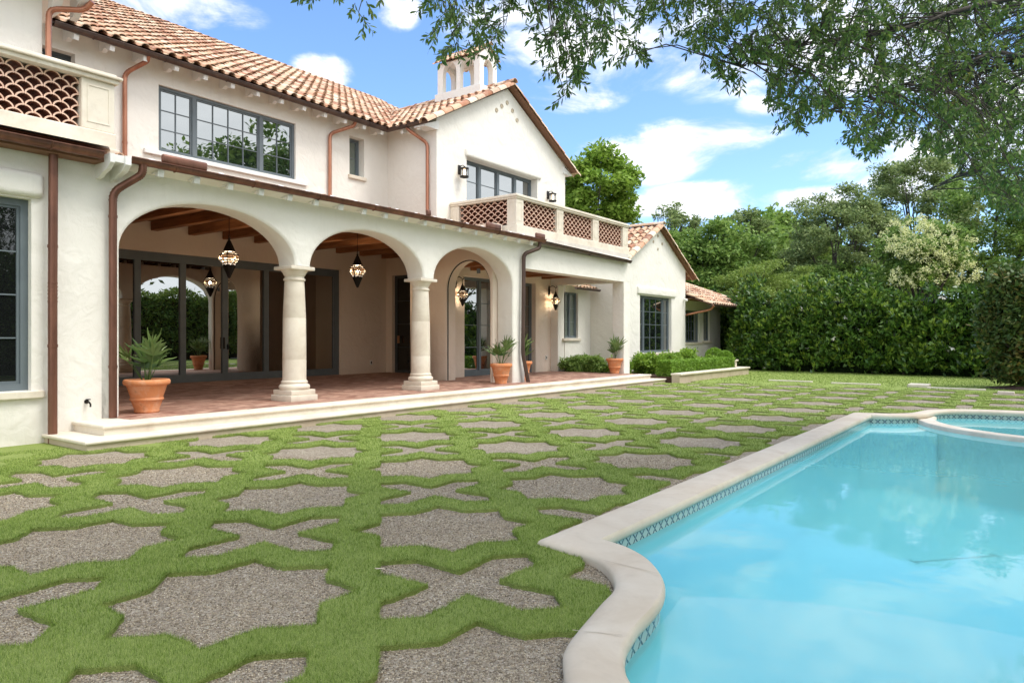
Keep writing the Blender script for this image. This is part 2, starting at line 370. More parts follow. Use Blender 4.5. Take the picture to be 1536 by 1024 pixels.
def window(P, u0, u1, z0, z1, d, leaves, rows, glass='glass', sill=None, mat='frame_paint', kind='window', w=.055, mw=.07, bar=.018, split=None, label=None, bot=None):
    """leaves = list of (ua, ub, columns)"""
    mb = MB(); bot = bot or w
    mbox(mb,P,u0,u0+w,d,d+.09,z0,z1); mbox(mb,P,u1-w,u1,d,d+.09,z0,z1)
    mbox(mb,P,u0+w,u1-w,d,d+.09,z1-w,z1); mbox(mb,P,u0+w,u1-w,d,d+.09,z0,z0+bot)
    for k, (a, b, nc) in enumerate(leaves):
        a_, b_ = a + (w if k == 0 else mw/2), b - (w if k == len(leaves)-1 else mw/2)
        if k: mbox(mb,P,a-mw/2,a+mw/2,d-.004,d+.086,z0+bot,z1-w)
        za, zb = z0+bot, z1-w
        s = .035; q = d+.022
        mbox(mb,P,a_,a_+s,q,q+.04,za,zb); mbox(mb,P,b_-s,b_,q,q+.04,za,zb)
        mbox(mb,P,a_+s,b_-s,q,q+.04,zb-s,zb); mbox(mb,P,a_+s,b_-s,q,q+.04,za,za+s)
        for c in range(1, nc):
            x = a_+s + (b_-a_-2*s)*c/nc; mbox(mb,P,x-bar/2,x+bar/2,q+.004,q+.03,za+s,zb-s)
        zz = [za+s+(zb-za-2*s)*r/rows for r in range(1, rows)] if split is None else split
        for z in zz: mbox(mb,P,a_+s,b_-s,q+.007,q+.027,z-bar/2,z+bar/2)
    o = mb.build(kind, mat, house)
    if label: o['label'] = label
    g = MB(); mbox(g,P,u0+w*.5,u1-w*.5,d+.045,d+.055,z0+w*.5,z1-w*.5); g.build('pane', glass, o)
    if sill is not None:
        s = MB(); a = P(u0-sill,-.06,z0-.10); b = P(u1+sill,d+.02,z0-.002)
        s.rbox(min(a[0],b[0]),max(a[0],b[0]),min(a[1],b[1]),max(a[1],b[1]),a[2],b[2],.012); s.build('sill', 'white_paint' if sill > .3 else 'limestone', o)
    return o

# --- left wall and arcade
mb = MB(); wall(mb, PF(WA), -3.0, 4.75, 0, 3.80, .40, [(1.6, 3.88, .72, 3.20)]); mb.build('wall', 'stucco', house)
window(PF(WA), 1.6, 3.88, .72, 3.20, .10, [(1.6,2.74,1),(2.74,3.88,1)], 4, 'glass_dark', .14, w=.09, mw=.14)
mb = MB(); mb.rbox(1.3, 4.02, WA-.085, WA+.1, 3.22, 3.55, .08, 5); mb.build('lintel', 'stucco', house, 40)
mb = MB(); wall(mb, PF(WA+.02), -3.0, 4.0, -.3, .05, .3); mb.build('footing', 'concrete', house)
arches = [(5.0, 8.0), (8.34, 11.28), (11.63, 14.52)]
SPR, RISE = 2.68, .82
def arch_profile(arcs, zb, n=28, spring=SPR, rise=RISE):
    P_ = [(arcs[0][0], zb), (arcs[0][0], spring)]
    for a, b in arcs:
        c, r = (a+b)/2, (b-a)/2
        for k in range(n+1):
            w = PI*(1-k/n); q = (c+r*math.cos(w), spring+rise*math.sin(w))
            if math.hypot(q[0]-P_[-1][0], q[1]-P_[-1][1]) > 1e-4: P_.append(q)
    P_.append((arcs[-1][1], zb)); return P_
def arch_wall(name, P, u0, u1, z0, ztop, arcs, T, r, mat, spring=SPR, rise=RISE):
    pr = arch_profile(arcs, z0, spring=spring, rise=rise); n = len(pr); mb = MB()
    def off(r):
        out = []
        for k, (x, z) in enumerate(pr):
            a, b = pr[max(k-1,0)], pr[min(k+1,n-1)]
            tx, tz = b[0]-a[0], b[1]-a[1]; L = math.hypot(tx, tz) or 1
            out.append((x - tz/L*r, z + tx/L*r if 0 < k < n-1 else z))
        for q, (a_, b_) in enumerate(arcs):        # the little piers over the columns stay square
            for k, (x, z) in enumerate(pr):
                if abs(z-spring) < 1e-6 and 1 < k < n-2:
                    if abs(x-a_) < 1e-6: out[k] = (x-r, z)
                    if abs(x-b_) < 1e-6: out[k] = (x+r, z)
        return out
    prof = [(0, r), (.12*r, .5*r), (.45*r, .14*r), (r, 0), (T-r, 0), (T-.45*r, .14*r), (T-.12*r, .5*r), (T, r)]
    loops = [(d, off(o)) for d, o in prof]
    for (d0, A), (d1, B) in zip(loops, loops[1:]):
        for k in range(n-1): mb.face([P(A[k][0],d0,A[k][1]),P(A[k+1][0],d0,A[k+1][1]),P(B[k+1][0],d1,B[k+1][1]),P(B[k][0],d1,B[k][1])])
    for d, L in (loops[0], loops[-1]):
        xs = [u0]+[q[0] for q in L]+[u1]; zs = [z0]+[q[1] for q in L]+[z0]
        # piers
        mb.face([P(u0,d,z0),P(L[0][0],d,z0),P(L[1][0],d,L[1][1]),P(u0,d,L[1][1])])
        mb.face([P(u1,d,z0),P(L[-1][0],d,z0),P(L[-2][0],d,L[-2][1]),P(u1,d,L[-2][1])])
        mb.face([P(u0,d,L[1][1]),P(L[1][0],d,L[1][1]),P(L[1][0],d,ztop),P(u0,d,ztop)])
        mb.face([P(u1,d,L[-2][1]),P(L[-2][0],d,L[-2][1]),P(L[-2][0],d,ztop),P(u1,d,ztop)])
        for k in range(1, n-2):
            if L[k+1][0] - L[k][0] > 1e-6:
                mb.face([P(L[k][0],d,L[k][1]),P(L[k+1][0],d,L[k+1][1]),P(L[k+1][0],d,ztop),P(L[k][0],d,ztop)])
    mb.face([P(u0,0,ztop),P(u1,0,ztop),P(u1,T,ztop),P(u0,T,ztop)]); mb.face([P(u0,0,z0),P(u0,T,z0),P(u0,T,ztop),P(u0,0,ztop)]); mb.face([P(u1,0,z0),P(u1,T,z0),P(u1,T,ztop),P(u1,0,ztop)])
    bm = bmesh.new(); 
    me = bpy.data.meshes.new('t'); me.from_pydata(mb.v, [], mb.f); bm.from_mesh(me); bmesh.ops.remove_doubles(bm, verts=bm.verts, dist=1e-4)
    m2 = MB(); m2.add(bm); bm.free()
    return m2.build(name, mat, house, 30)
arch_wall('arcade_wall', PF(WA), 4.75, 15.02, .05, 3.80, arches, .5, .06, 'stucco')
# --- columns
for cx in (8.17, 11.455):
    mb = MB(); cy = 10.80
    for a, z0, z1, c in ((.29, FL, FL+.11, .012), (.26, FL+.111, FL+.20, .008)): mb.rbox(cx-a, cx+a, cy-a, cy+a, z0, z1, c)
    b = FL+.20
    mb.lathe([(0,b),(.245,b),(.268,b+.025),(.272,b+.055),(.258,b+.085),(.232,b+.10),(.225,b+.115),(.235,b+.13),(.232,b+.15),(.21,b+.165),(.206,b+.22),
              (.207,1.0),(.204,1.012),(.204,1.018),(.207,1.03),(.200,1.75),(.197,1.757),(.197,1.763),(.200,1.775),(.172,2.40),(.17,2.42),(.188,2.43),(.192,2.45),(.184,2.468),
              (.17,2.475),(.17,2.51),(.185,2.52),(.20,2.56),(.232,2.60),(.24,2.615),(0,2.615)], (cx,cy,0), 40)
    mb.rbox(cx-.255, cx+.255, cy-.255, cy+.255, 2.613, 2.676, .01)
    mb.build('column', 'limestone', house, 35)
# --- steps and floor
mb = MB()
def step(name, x0, y0, x1, zt, rise, over):
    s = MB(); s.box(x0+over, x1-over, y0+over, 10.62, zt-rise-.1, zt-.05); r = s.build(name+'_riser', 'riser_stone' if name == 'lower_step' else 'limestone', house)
    s = MB(); s.rbox(x0, x1, y0, 10.9 if name != 'lower_step' else 10.6, zt-.05, zt, .02, 3); s.build('tread', 'limestone', house, 40)
step('lower_step', 4.0, 9.31, 20.95, .145, .145, .03)
step('upper_step', 4.36, 9.65, 20.6, FL, .135, .03)
mb = MB(); mb.box(4.9, 20.5, 10.05, 17.5, FL-.03, FL+.004); mb.build('porch_floor', 'brick_paving', house)
mb = MB(); mb.box(4.98, 20.6, 9.95, 17.6, -.05, FL-.032); mb.build('floor_slab', 'concrete', house)
# --- loggia interior
mb = MB()
wall(mb, PF(17.2), 4.6, 16.9, FL-.05, 4.3, .35, [(5.2, 14.72, FL-.06, 3.48)])
mb.box(4.50, 4.90, 11.05, 17.2, FL-.05, 4.3)
mb.box(16.62, 17.0, 13.92, 15.95, FL-.05, 4.3); mb.box(16.62, 17.0, 15.95, 16.93, 3.43, 4.3); mb.box(16.62, 17.0, 16.93, 17.2, FL-.05, 4.3)
mb.box(14.72, 16.62, 13.65, 13.92, FL-.05, 4.3)
mb.build('inner_wall', 'stucco_inner', house)
window(PX(16.62), 15.95, 16.93, FL, 3.43, .12, [(15.95,16.93,1)], 4, 'glass_dark', None, 'door_paint', 'door', w=.05, mw=.1)
mb = MB(); mb.rbox(16.66, 16.72, 16.68, 16.74, 1.24, 1.48, .01); mb.build('door_handle', 'brass', house)
# sliding doors
dr = MB(); P = PF(17.2)
def bar_(u0,u1,z0,z1,d0=.10,d1=.19): mbox(dr,P,u0,u1,d0,d1,z0,z1)
bar_(5.2,14.72,3.36,3.48,.09,.21); bar_(5.2,14.72,FL,FL+.06,.09,.21); bar_(5.2,5.3,FL+.06,3.36); bar_(14.60,14.72,FL+.06,3.36,.09,.21)
for a, b in ((5.3,6.4),(6.4,7.55),(7.55,8.61),(8.61,9.74),(9.74,10.90),(10.90,12.16),(12.16,14.60)):
    bar_(a, a+.075, FL+.06, 3.36); bar_(b-.075, b, FL+.06, 3.36); bar_(a+.075, b-.075, 3.27, 3.36); bar_(a+.075, b-.075, FL+.06, FL+.20)
sd = dr.build('sliding_door', 'frame_paint', house)
g = MB(); mbox(g,P,5.25,14.65,.145,.155,FL+.03,3.4); g.build('pane', 'glass_door', sd)
for u in (10.85, 10.96):
    hb = MB(); mbox(hb,P,u-.014,u+.014,.055,.10,1.12 if u < 10.9 else 1.10,1.42 if u < 10.9 else 1.24); hb.build('handle', 'black', sd)
# side arch between loggia and porch
arch_wall('side_arch_wall', PX(14.35), 11.051, 13.92, FL-.05, 4.3, [(11.15, 12.60)], .38, .03, 'stucco_inner', 2.70, .72)
mb = MB(); pr = arch_profile([(11.162, 12.588)], FL, spring=2.70, rise=.71)
for k in range(len(pr)-1):
    a, b = pr[k], pr[k+1]
    mb.tube([(14.40,a[0],a[1]),(14.40,b[0],b[1])], .016, 5)
mb.build('screen_track', 'black', house)
# ceiling and beams
mb = MB(); mb.box(4.9, 16.62, 12.2, 17.2, 4.20, 4.26); mb.face([(4.9,11.05,3.97),(16.6,11.05,3.97),(16.6,12.2,4.2),(4.9,12.2,4.2)])
mb.build('ceiling', 'ceiling_boards', house)
for k in range(13):
    x = 5.1+.94*k
    if x > 16.5: break
    if x > 14.1: mb = MB(); mb.rbox(x, x+.17, 14.0, 17.19, 3.98, 4.198, .012, 1)
    else: mb = MB(); mb.rbox(x, x+.17, 12.25, 17.19, 3.98, 4.198, .012, 1)
    mb.build('beam', 'timber', house)
# --- porch with the flat roof
mb = MB()
mbox(mb, PF(WA+.004), 15.02, 20.90, 0, .40, 3.18, 3.80)
mb.build('porch_beam', 'stucco', house)
mb = MB(); mb.rbox(20.49, 20.90, WA, 10.96, 0, 3.18, .02); mb.rbox(20.49, 20.90, 13.02, 13.34, 0, 3.18, .02)
mb.box(20.494, 20.896, 10.958, 13.30, 3.18, 3.80); mb.build('pier', 'stucco', house)
mb = MB(); wall(mb, PF(13.3), 14.73, 20.49, FL-.05, 3.8, .35, [(15.93, 19.57, FL-.06, 3.19)]); mb.build('inner_wall', 'stucco_inner', house)
window(PF(13.3), 15.93, 19.57, FL, 3.19, .16, [(15.93+.91*k, 16.84+.91*k, 1) for k in range(4)], 4, 'glass', None, 'frame_paint', 'french_door', w=.06, mw=.1, bot=.16)
mb = MB(); mb.box(14.73, 20.49, 10.95, 13.3, 3.52, 3.58); mb.build('ceiling', 'ceiling_boards', house)
for k in range(6):
    x = 15.25+.93*k; mb = MB(); mb.rbox(x, x+.17, 10.96, 13.29, 3.36, 3.518, .01, 1); mb.build('beam', 'timber', house)
mb = MB(); mb.box(14.36, 20.9, WA+.05, 12.93, 3.82, 4.08); mb.build('balcony_slab', 'concrete', house)
# --- upper storey
mb = MB()
wall(mb, PF(14.77), 4.60, 14.33, 4.3, 7.30, .4, [(5.45, 6.17, 5.9, 6.79), (7.78, 11.21, 5.29, 6.68), (12.93, 13.45, 5.75, 6.79)])
wall(mb, PX(14.33), 13.33, 14.77, 4.0, 7.28, .4)
wall(mb, PF(12.93), 14.33, 20.80, 4.05, 7.2, .4, [(15.58, 19.12, 4.2, 6.48)])
gp = [(14.33, 7.2), (20.80, 7.2), (20.80, 7.22), (17.52, 8.93), (14.33, 7.26)]
mb.prism(gp, lambda a, b, d: (a, 12.93+d, b), 0, .4)
mb.box(20.40, 20.80, 13.33, 18, 3, 7.2)
mb.build('upper_wall', 'stucco', house)
window(PF(14.77), 5.45, 6.17, 5.9, 6.79, .18, [(5.45,6.17,2)], 1, 'glass_dark', None, 'door_paint')
window(PF(14.77), 7.78, 11.21, 5.29, 6.68, .06, [(7.78,8.60,2),(8.60,10.27,4),(10.27,11.21,2)], 3, 'glass', .32, w=.06, mw=.09)
window(PF(14.77), 12.93, 13.45, 5.75, 6.79, .22, [(12.93,13.45,1)], 2, 'glass_curtain', .05)
window(PF(12.93), 15.58, 19.12, 4.2, 6.48, .24, [(15.58+.885*k, 16.465+.885*k, 1) for k in range(4)], 2, 'glass', None, w=.07, mw=.12, split=[5.90])
mb = MB(); mb.rbox(15.50, 19.30, 12.93-.07, 13.0, 6.49, 6.72, .06, 5); mb.build('lintel', 'stucco', house, 40)
for px, pz in ((17.49,8.50),(17.22,8.33),(16.96,8.14),(17.76,8.33),(18.0,8.10)):
    mb = MB(); mb.lathe([(.055,-.012),(.066,-.012),(.066,.02),(.045,.02),(.045,-.006),(0,-.006)], (px,12.925,pz), 18, 'y'); mb.build('vent', 'riser_stone', house, 40)
# projecting block at the far left
mb = MB(); wall(mb, PF(12.3), -1, 4.67, 4.0, 7.4, .4); mb.box(4.27, 4.67, 12.7, 15.1, 4.0, 7.4); mb.build('wall', 'stucco', house)
mb = MB(); mb.box(-1, 5.20, 11.75, 15.1, 6.74, 6.80); mb.build('soffit', 'stucco', house)
mb = MB(); mb.prism([(11.8,6.74),(12.3,6.74),(12.3,6.40),(12.2,6.43),(12.05,6.56),(11.9,6.60),(11.82,6.64)], lambda a,b,d:(d,a,b), 4.75, 4.87)
mb.prism([(11.8,6.74),(12.3,6.74),(12.3,6.40),(12.2,6.43),(12.05,6.56),(11.9,6.60),(11.82,6.64)], lambda a,b,d:(d,a,b), 5.06, 5.16); mb.build('corbel', 'white_paint', house)
# --- gutters
def gutter(a, b, r=.075, mat='copper_dark', straps=1.2, name='gutter'):
    A, B = Vector(a), Vector(b); t = (B-A).normalized(); s = Vector((t.y, -t.x, 0)).normalized(); up = Vector((0,0,1)); mb = MB()
    prof = [(math.cos(w)*r, math.sin(w)*r) for w in [PI+PI*k/10 for k in range(11)]]
    inner = [(x*.9, z*.9+.004) for x, z in prof[::-1]]
    poly = prof + [(r+.012,.0),(r+.012,.014),(r-.006,.014)] + inner + [(-r+.004,.03),(-r,.03)]
    mb.prism(poly, lambda p, q, d: tuple((A if d == 0 else B) + s*p + up*q), 0, 1)
    L = (B-A).length; n = int(L/straps)
    for k in range(n):
        c = A + t*((k+.5)*L/n)
        mb.tube([tuple(c + s*(math.cos(w)*(r+.004)) + up*(math.sin(w)*(r+.004))) for w in [PI+PI*j/8 for j in range(9)]], .009, 6)
    return mb.build(name, mat, house, 40)
gutter((-3, 10.21, 3.90), (4.60, 10.21, 3.90), .085, 'copper')
gutter((4.98, 10.24, 3.915), (15.45, 10.24, 3.915), .075, 'copper')
gutter((15.45, 10.34, 3.90), (20.62, 10.40, 3.83), .07, 'copper_dark', 3)
gutter((5.60, 14.27, 7.07), (13.84, 14.27, 7.07), .075, 'copper_dark')
gutter((13.84, 14.27, 7.07), (13.84, 12.75, 7.07), .075, 'copper_dark', 1.5)
# --- downspouts
def spout(path, r=.05, mat='copper', rings=()):
    P_ = [Vector(p) for p in path]; out = [P_[0]]
    for k in range(1, len(P_)-1):
        a, b, c = P_[k-1], P_[k], P_[k+1]; ra = min(.12, (a-b).length*.45, (b-c).length*.45)
        p0 = b + (a-b).normalized()*ra; p1 = b + (c-b).normalized()*ra
        for q in range(6):
            t_ = q/5; out.append((p0*(1-t_)+b*t_)*(1-t_) + (b*(1-t_)+p1*t_)*t_)
    out.append(P_[-1]); rr = [r]*len(out)
    mb = MB(); mb.tube([tuple(p) for p in out], rr, 16)
    for k in range(1, len(P_)-1):       # corrugated elbows
        i0 = 1+(k-1)*6
        for q in range(6):
            p = out[i0+q]; t_ = (out[min(i0+q+1,len(out)-1)]-out[i0+q-1]).normalized()*.008
            mb.tube([tuple(p-t_), tuple(p+t_)], r*1.06, 16)
    for z in rings: mb.tube([(path[-1][0], path[-1][1], z-.02), (path[-1][0], path[-1][1], z+.02)], r*1.12, 16)
    return mb.build('downspout', mat, house, 50)
spout([(4.08,10.40,3.86),(4.08,10.42,2.0),(4.08,10.42,.02)], .055, 'copper', (1.3,2.6))
spout([(5.17,10.24,3.86),(5.17,10.26,3.72),(4.86,10.46,3.45),(4.86,10.46,FL+.005)], .053, 'copper', (1.0,3.1))
spout([(15.30,10.26,3.86),(15.30,10.28,3.70),(14.86,10.46,3.52),(14.82,10.46,1.0),(15.0,10.42,FL+.005)], .05, 'copper_dark')
spout([(7.33,14.30,7.02),(7.33,14.36,6.92),(7.06,14.70,6.68),(7.06,14.70,4.95)], .045, 'copper_bright', (5.3,))
spout([(12.72,14.30,7.02),(12.72,14.36,6.92),(12.22,14.70,6.66),(12.22,14.70,4.9)], .045, 'copper_bright')
spout([(13.88,13.60,7.02),(13.90,13.5,6.92),(14.26,13.20,6.62),(14.26,13.20,4.78),(14.20,13.12,4.70)], .045, 'copper_bright')
spout([(5.20,11.85,6.62),(5.14,11.98,6.50),(4.74,12.22,6.44),(4.73,12.23,6.2),(4.73,12.23,4.6)], .042, 'copper_bright')
# --- tiled roofs: every clay tile is modelled
def tiles(mb, O, U, V, inside, ulen, vlen, pitch=.27, course=.36, r=.095, seg=6, seed=1):
    rnd = random.Random(seed); O, U, V = Vector(O), Vector(U).normalized(), Vector(V).normalized(); N = U.cross(V).normalized()
    if N.z < 0: N = -N
    for j in range(int(vlen/course)+1):
        for i in range(int(ulen/pitch)+1):
            uc, vc = (i+.5)*pitch, j*course
            for kind in (0, 1):
                uu = uc + (0 if kind else pitch/2)
                if not inside(uu, vc+course*.5): continue
                du = rnd.uniform(-.008,.008); dv = rnd.uniform(-.02,.02); lift = rnd.uniform(0,.012); tw = rnd.uniform(-.012,.012)
                L = course+.07; i0 = len(mb.v)
                r0, r1 = (r*1.04, r*.86) if kind else (r*.80, r*.92)
                for e, (v_, rr, hh) in enumerate(((vc+dv, r0, .052+lift), (vc+dv+L, r1, .018+lift))):
                    for lay in (0, 1):
                        for q in range(seg+1):
                            a = PI*q/seg; ra = rr-(.016 if lay else 0)
                            if kind: p = O+U*(uu+du+tw*e+math.cos(a)*ra)+V*v_+N*(hh+math.sin(a)*ra*.82)
                            else: p = O+U*(uu+math.cos(a)*ra)+V*v_+N*(hh+.03-math.sin(a)*(ra-0.0)*.55)
                            mb.v.append(tuple(p))
                n = seg+1
                for q in range(seg):
                    mb.f.append([i0+q, i0+q+1, i0+2*n+q+1, i0+2*n+q])       # outer skin
                    mb.f.append([i0+q, i0+n+q, i0+n+q+1, i0+q+1])           # clay edge at the lower end
                    if j == 0: mb.f.append([i0+n+q, i0+3*n+q, i0+3*n+q+1, i0+n+q+1])
def ridge(mb, A, B, r=.11, L=.38, seed=3, seg=7):
    A, B = Vector(A), Vector(B); t = (B-A); n = max(1, int(t.length/L)); t.normalize(); s = t.cross(Vector((0,0,1))).normalized(); up = s.cross(t).normalized()
    rnd = random.Random(seed); L = (B-A).length/n
    for k in range(n):
        i0 = len(mb.v); du = rnd.uniform(-.008,.008)
        for v_, rr in ((k*L-.03, r*1.06), ((k+1)*L+.02, r*.92)):
            for lay in (0,1):
                for q in range(seg+1):
                    a = PI*q/seg; ra = rr-(.018 if lay else 0)
                    mb.v.append(tuple(A+t*v_+s*(math.cos(a)*ra+du)+up*(math.sin(a)*ra*.9-.02)))
        n_ = seg+1
        for q in range(seg):
            mb.f.append([i0+q,i0+q+1,i0+2*n_+q+1,i0+2*n_+q]); mb.f.append([i0+q,i0+n_+q,i0+n_+q+1,i0+q+1]); mb.f.append([i0+2*n_+q,i0+3*n_+q,i0+3*n_+q+1,i0+2*n_+q+1])
SL = .53; K = math.sqrt(1+SL*SL)
# main roof
E0 = (4.9, 14.20, 7.06)
main_in = lambda u, v: (lambda X, Y: (X < 13.86+(Y-14.27) if X < 17.52 else (Y-14.27) > 21.2-X))(4.9+u, 14.2+v/K)
mb = MB(); tiles(mb, E0, (1,0,0), (0,1,SL), main_in, 15.5, 8.85, seed=2)
ridge(mb, (4.9, 22.02, 11.22), (21, 22.02, 11.22), .12)
rf = mb.build('roof', 'roof_clay', house)
mb = MB()
mb.face([(4.5,14.22,7.07),(13.84,14.22,7.07),(17.52,17.95,9.0),(21,17.95,9.0),(21,22.05,11.2),(4.5,22.05,11.2)])
mb.face([(4.5,22.05,11.2),(21,22.05,11.2),(21,24.5,9.9),(4.5,24.5,9.9)])
mb.face([(13.80,12.70,7.04),(17.52,12.70,9.0),(17.52,18.2,9.0),(13.84,14.3,7.04)]); mb.face([(17.52,12.70,9.0),(21.2,12.70,7.05),(21.2,14.3,7.05),(17.52,18.2,9.0)])
mb.build('roof_deck', 'underlay', rf)
# gable wing roof
mb = MB(); tiles(mb, (13.78, 12.72, 7.02), (0,1,0), (1,0,SL), lambda u, v: (12.72+u-14.3) < v/K and v/K < 3.72, 5.6, 4.1, seed=5)
tiles(mb, (21.26, 12.72, 7.02), (0,1,0), (-1,0,SL), lambda u, v: (12.72+u-14.3) < v/K and v/K < 3.72, 5.6, 4.1, seed=6)
ridge(mb, (17.52, 12.66, 9.10), (17.52, 18.2, 9.10), .12)
mb.build('roof', 'roof_clay', house)
mb = MB(); ridge(mb, (13.70, 12.79, 7.00), (17.50, 12.79, 9.02), .145, .36, 9, 9); ridge(mb, (21.34, 12.79, 6.98), (17.54, 12.79, 9.02), .145, .36, 10, 9); mb.build('rake_tiles', 'roof_clay', house)
mb = MB()
for s, x0 in ((1, 13.84), (-1, 21.2)):
    mb = MB(); mb.prism([(x0+s*.02,6.95),(x0+s*.55,6.95),(x0+s*.55,7.2),(x0+s*.02,7.0)], lambda a,b,d:(a,d,b), 12.90, 13.3); mb.build('rake_board', 'white_paint', house)
# eave: boarded soffit and shaped rafter tails
mb = MB(); mb.face([(4.67,14.22,7.04),(13.9,14.22,7.04),(14.4,14.77,7.30),(4.67,14.77,7.30)]); mb.face([(13.84,12.75,7.03),(13.84,14.3,7.03),(14.33,14.8,7.28),(14.33,12.75,7.28)])
mb.build('soffit', 'stucco', house)
def tail(P, u, zt, d0, d1):
    mb = MB(); h = .13
    pts = [(d1, zt+.20), (d1, zt-.02), (d1-.12, zt-.05), (d1-.25, zt-.01), (d0+.10, zt-.08), (d0+.02, zt-.10), (d0, zt-.02), (d0, zt+.005)]
    mb.prism(pts, lambda a, b, d: P(d, a, b), u-.045, u+.045); mb.build('rafter_tail', 'white_paint', house)
for k in range(13): tail(PF(0), 6.0+.64*k, 7.0, 14.30, 14.77)
for k in range(2): tail(PX(0), 13.2+.6*k, 7.0, 13.90, 14.33)
for k in range(18): tail(PF(0), 5.45+.56*k, 3.84, 10.27, 10.55)
mb = MB(); mb.face([(4.95,10.26,3.845),(15.2,10.26,3.845),(15.2,10.55,3.80),(4.95,10.55,3.80)]); mb.build('soffit', 'stucco', house)
mb = MB(); mb.prism([(10.10,3.90),(10.10,3.78),(10.2,3.70),(10.35,3.66),(10.42,3.62),(10.55,3.60),(10.55,3.90)], lambda a,b,d:(d,a,b), 4.66, 4.72)
mb.prism([(10.10,3.90),(10.10,3.78),(10.2,3.70),(10.35,3.66),(10.42,3.62),(10.55,3.60),(10.55,3.90)], lambda a,b,d:(d,a,b), 4.86, 4.94); mb.box(4.72,4.86,10.13,10.55,3.80,3.90)
mb.build('corbel', 'white_paint', house)
# low roof over the arcade
mb = MB(); tiles(mb, (4.72, 10.24, 3.85), (1,0,0), (0,1,.17), lambda u,v: True, 9.6, 3.9, .27, .36, .055, 5, 8)
lr = mb.build('roof', 'roof_clay', house)
mb = MB(); mb.face([(4.68,10.2,3.885),(14.36,10.2,3.885),(14.36,14.8,4.70),(4.68,14.8,4.70)]); mb.face([(-3,10.16,3.96),(4.68,10.16,3.96),(4.68,12.3,4.0),(-3,12.3,4.0)]); mb.box(-3,4.7,10.28,10.6,3.80,3.955)
mb.build('roof_deck', 'underlay', lr)
for x0, x1 in ((5.42,6.12),(11.0,11.12),(13.0,13.55),(15.02,15.42)):
    mb = MB(); mb.rbox(x0, x1, 10.17, 10.24, 3.93, 4.06, .03, 3); mb.build('splash_guard', 'copper', house, 40)
mb = MB(); mb.face([(15.0,10.30,3.93),(20.7,10.36,3.86),(20.95,10.64,3.96),(15.0,10.62,3.98)]); mb.build('flashing', 'concrete', house); mb = MB(); mb.face([(-3,10.14,3.985),(4.66,10.14,3.985),(4.9,10.62,4.05),(-3,10.62,4.05)]); mb.build('flashing', 'concrete', house)
# --- balustrades with clay tile screens
def screen(P, u0, u1, z0, z1, d=.10, pitch=.222, rowh=.0775):
    bodies, rims = MB(), MB(); r = pitch/2; n = int(math.ceil((u1-u0)/pitch))+1; rows = int(math.ceil((z1-z0)/rowh))+1
    def clipseg(pts):
        return [(min(max(a,u0),u1), min(max(b,z0),z1)) for a, b in pts]
    for j in range(-1, rows):
        for i in range(-1, n):
            cu = u0 + (i+.5)*pitch + (r if j % 2 else 0); cz = z0 + j*rowh
            A = [(cu+math.cos(PI*q/10)*r*.985, cz+math.sin(PI*q/10)*r*.80) for q in range(11)]
            B = [(cu+math.cos(PI*q/10)*r*.84, cz+math.sin(PI*q/10)*r*.80-.018) for q in range(11)]
            for q in range(10):
                qd = [A[q], A[q+1], B[q+1], B[q]]
                mu = sum(p[0] for p in qd)/4; mz = sum(p[1] for p in qd)/4
                if not (u0 < mu < u1 and z0 < mz < z1): continue
                qd = clipseg(qd); a_, b_, c_, d_ = qd; jj = .003*(j % 2)
                rims.face([P(*(x[0], jj, x[1])) for x in qd])
                bodies.face([P(a_[0],jj+.002,a_[1]),P(b_[0],jj+.002,b_[1]),P(b_[0],.26,b_[1]),P(a_[0],.26,a_[1])])
                bodies.face([P(d_[0],jj+.002,d_[1]),P(c_[0],jj+.002,c_[1]),P(c_[0],.26,c_[1]),P(d_[0],.26,d_[1])])
    o = bodies.build('tile_screen', 'shaded_screen_clay', house, fix=False); rims.build('tile_rims', 'screen_rim', o, fix=False)
def bpost(x0, x1, y0, y1, z0, z1, front=True, left=True):
    mb = MB(); mb.rbox(x0, x1, y0, y1, z0, z1, .01, 1)
    f = .018
    if front:
        a, b = x0+.07, x1-.07
        for q in ((a,a+f,z0+.10,z1-.08),(b-f,b,z0+.10,z1-.08),(a+f,b-f,z1-.08-f,z1-.08),(a+f,b-f,z0+.10,z0+.10+f)): mb.box(q[0],q[1],y0-.008,y0+.01,q[2],q[3])
    if left:
        a, b = y0+.06, y1-.06
        for q in ((a,a+f,z0+.10,z1-.08),(b-f,b,z0+.10,z1-.08),(a+f,b-f,z1-.08-f,z1-.08),(a+f,b-f,z0+.10,z0+.10+f)): mb.box(x0-.008,x0+.01,q[0],q[1],q[2],q[3])
    mb.build('balustrade_post', 'limestone', house)
# right (over the porch)
YB = 10.70
mb = MB(); mb.rbox(14.85, 21.10, YB-.03, YB+.33, 3.98, 4.30, .015); mb.rbox(14.852, 15.20, YB+.33, 12.93, 3.98, 4.298, .015); mb.rbox(14.82,21.13,YB-.06,YB+.36,4.0,4.07,.01); mb.build('balustrade_base', 'limestone', house)
mb = MB(); mb.rbox(14.83, 21.13, YB-.05, YB+.35, 5.01, 5.055, .012); mb.rbox(14.85, 21.11, YB-.025, YB+.325, 4.965, 5.011, .01); mb.rbox(14.855, 21.10, YB-.01, YB+.31, 5.054, 5.09, .015)
mb.rbox(14.832, 15.21, YB+.35, 12.93, 5.012, 5.053, .012); mb.rbox(14.852, 15.19, YB+.325, 12.93, 4.967, 5.012, .01); mb.rbox(14.857, 15.18, YB+.31, 12.93, 5.052, 5.088, .015); mb.build('handrail', 'limestone', house)
for a, b in ((14.87,15.20),(16.80,17.14),(18.80,19.15),(20.72,21.07)): bpost(a, b, YB, YB+.30, 4.30, 4.966)
bpost(14.872, 15.17, 12.62, 12.925, 4.30, 4.966, False, True)
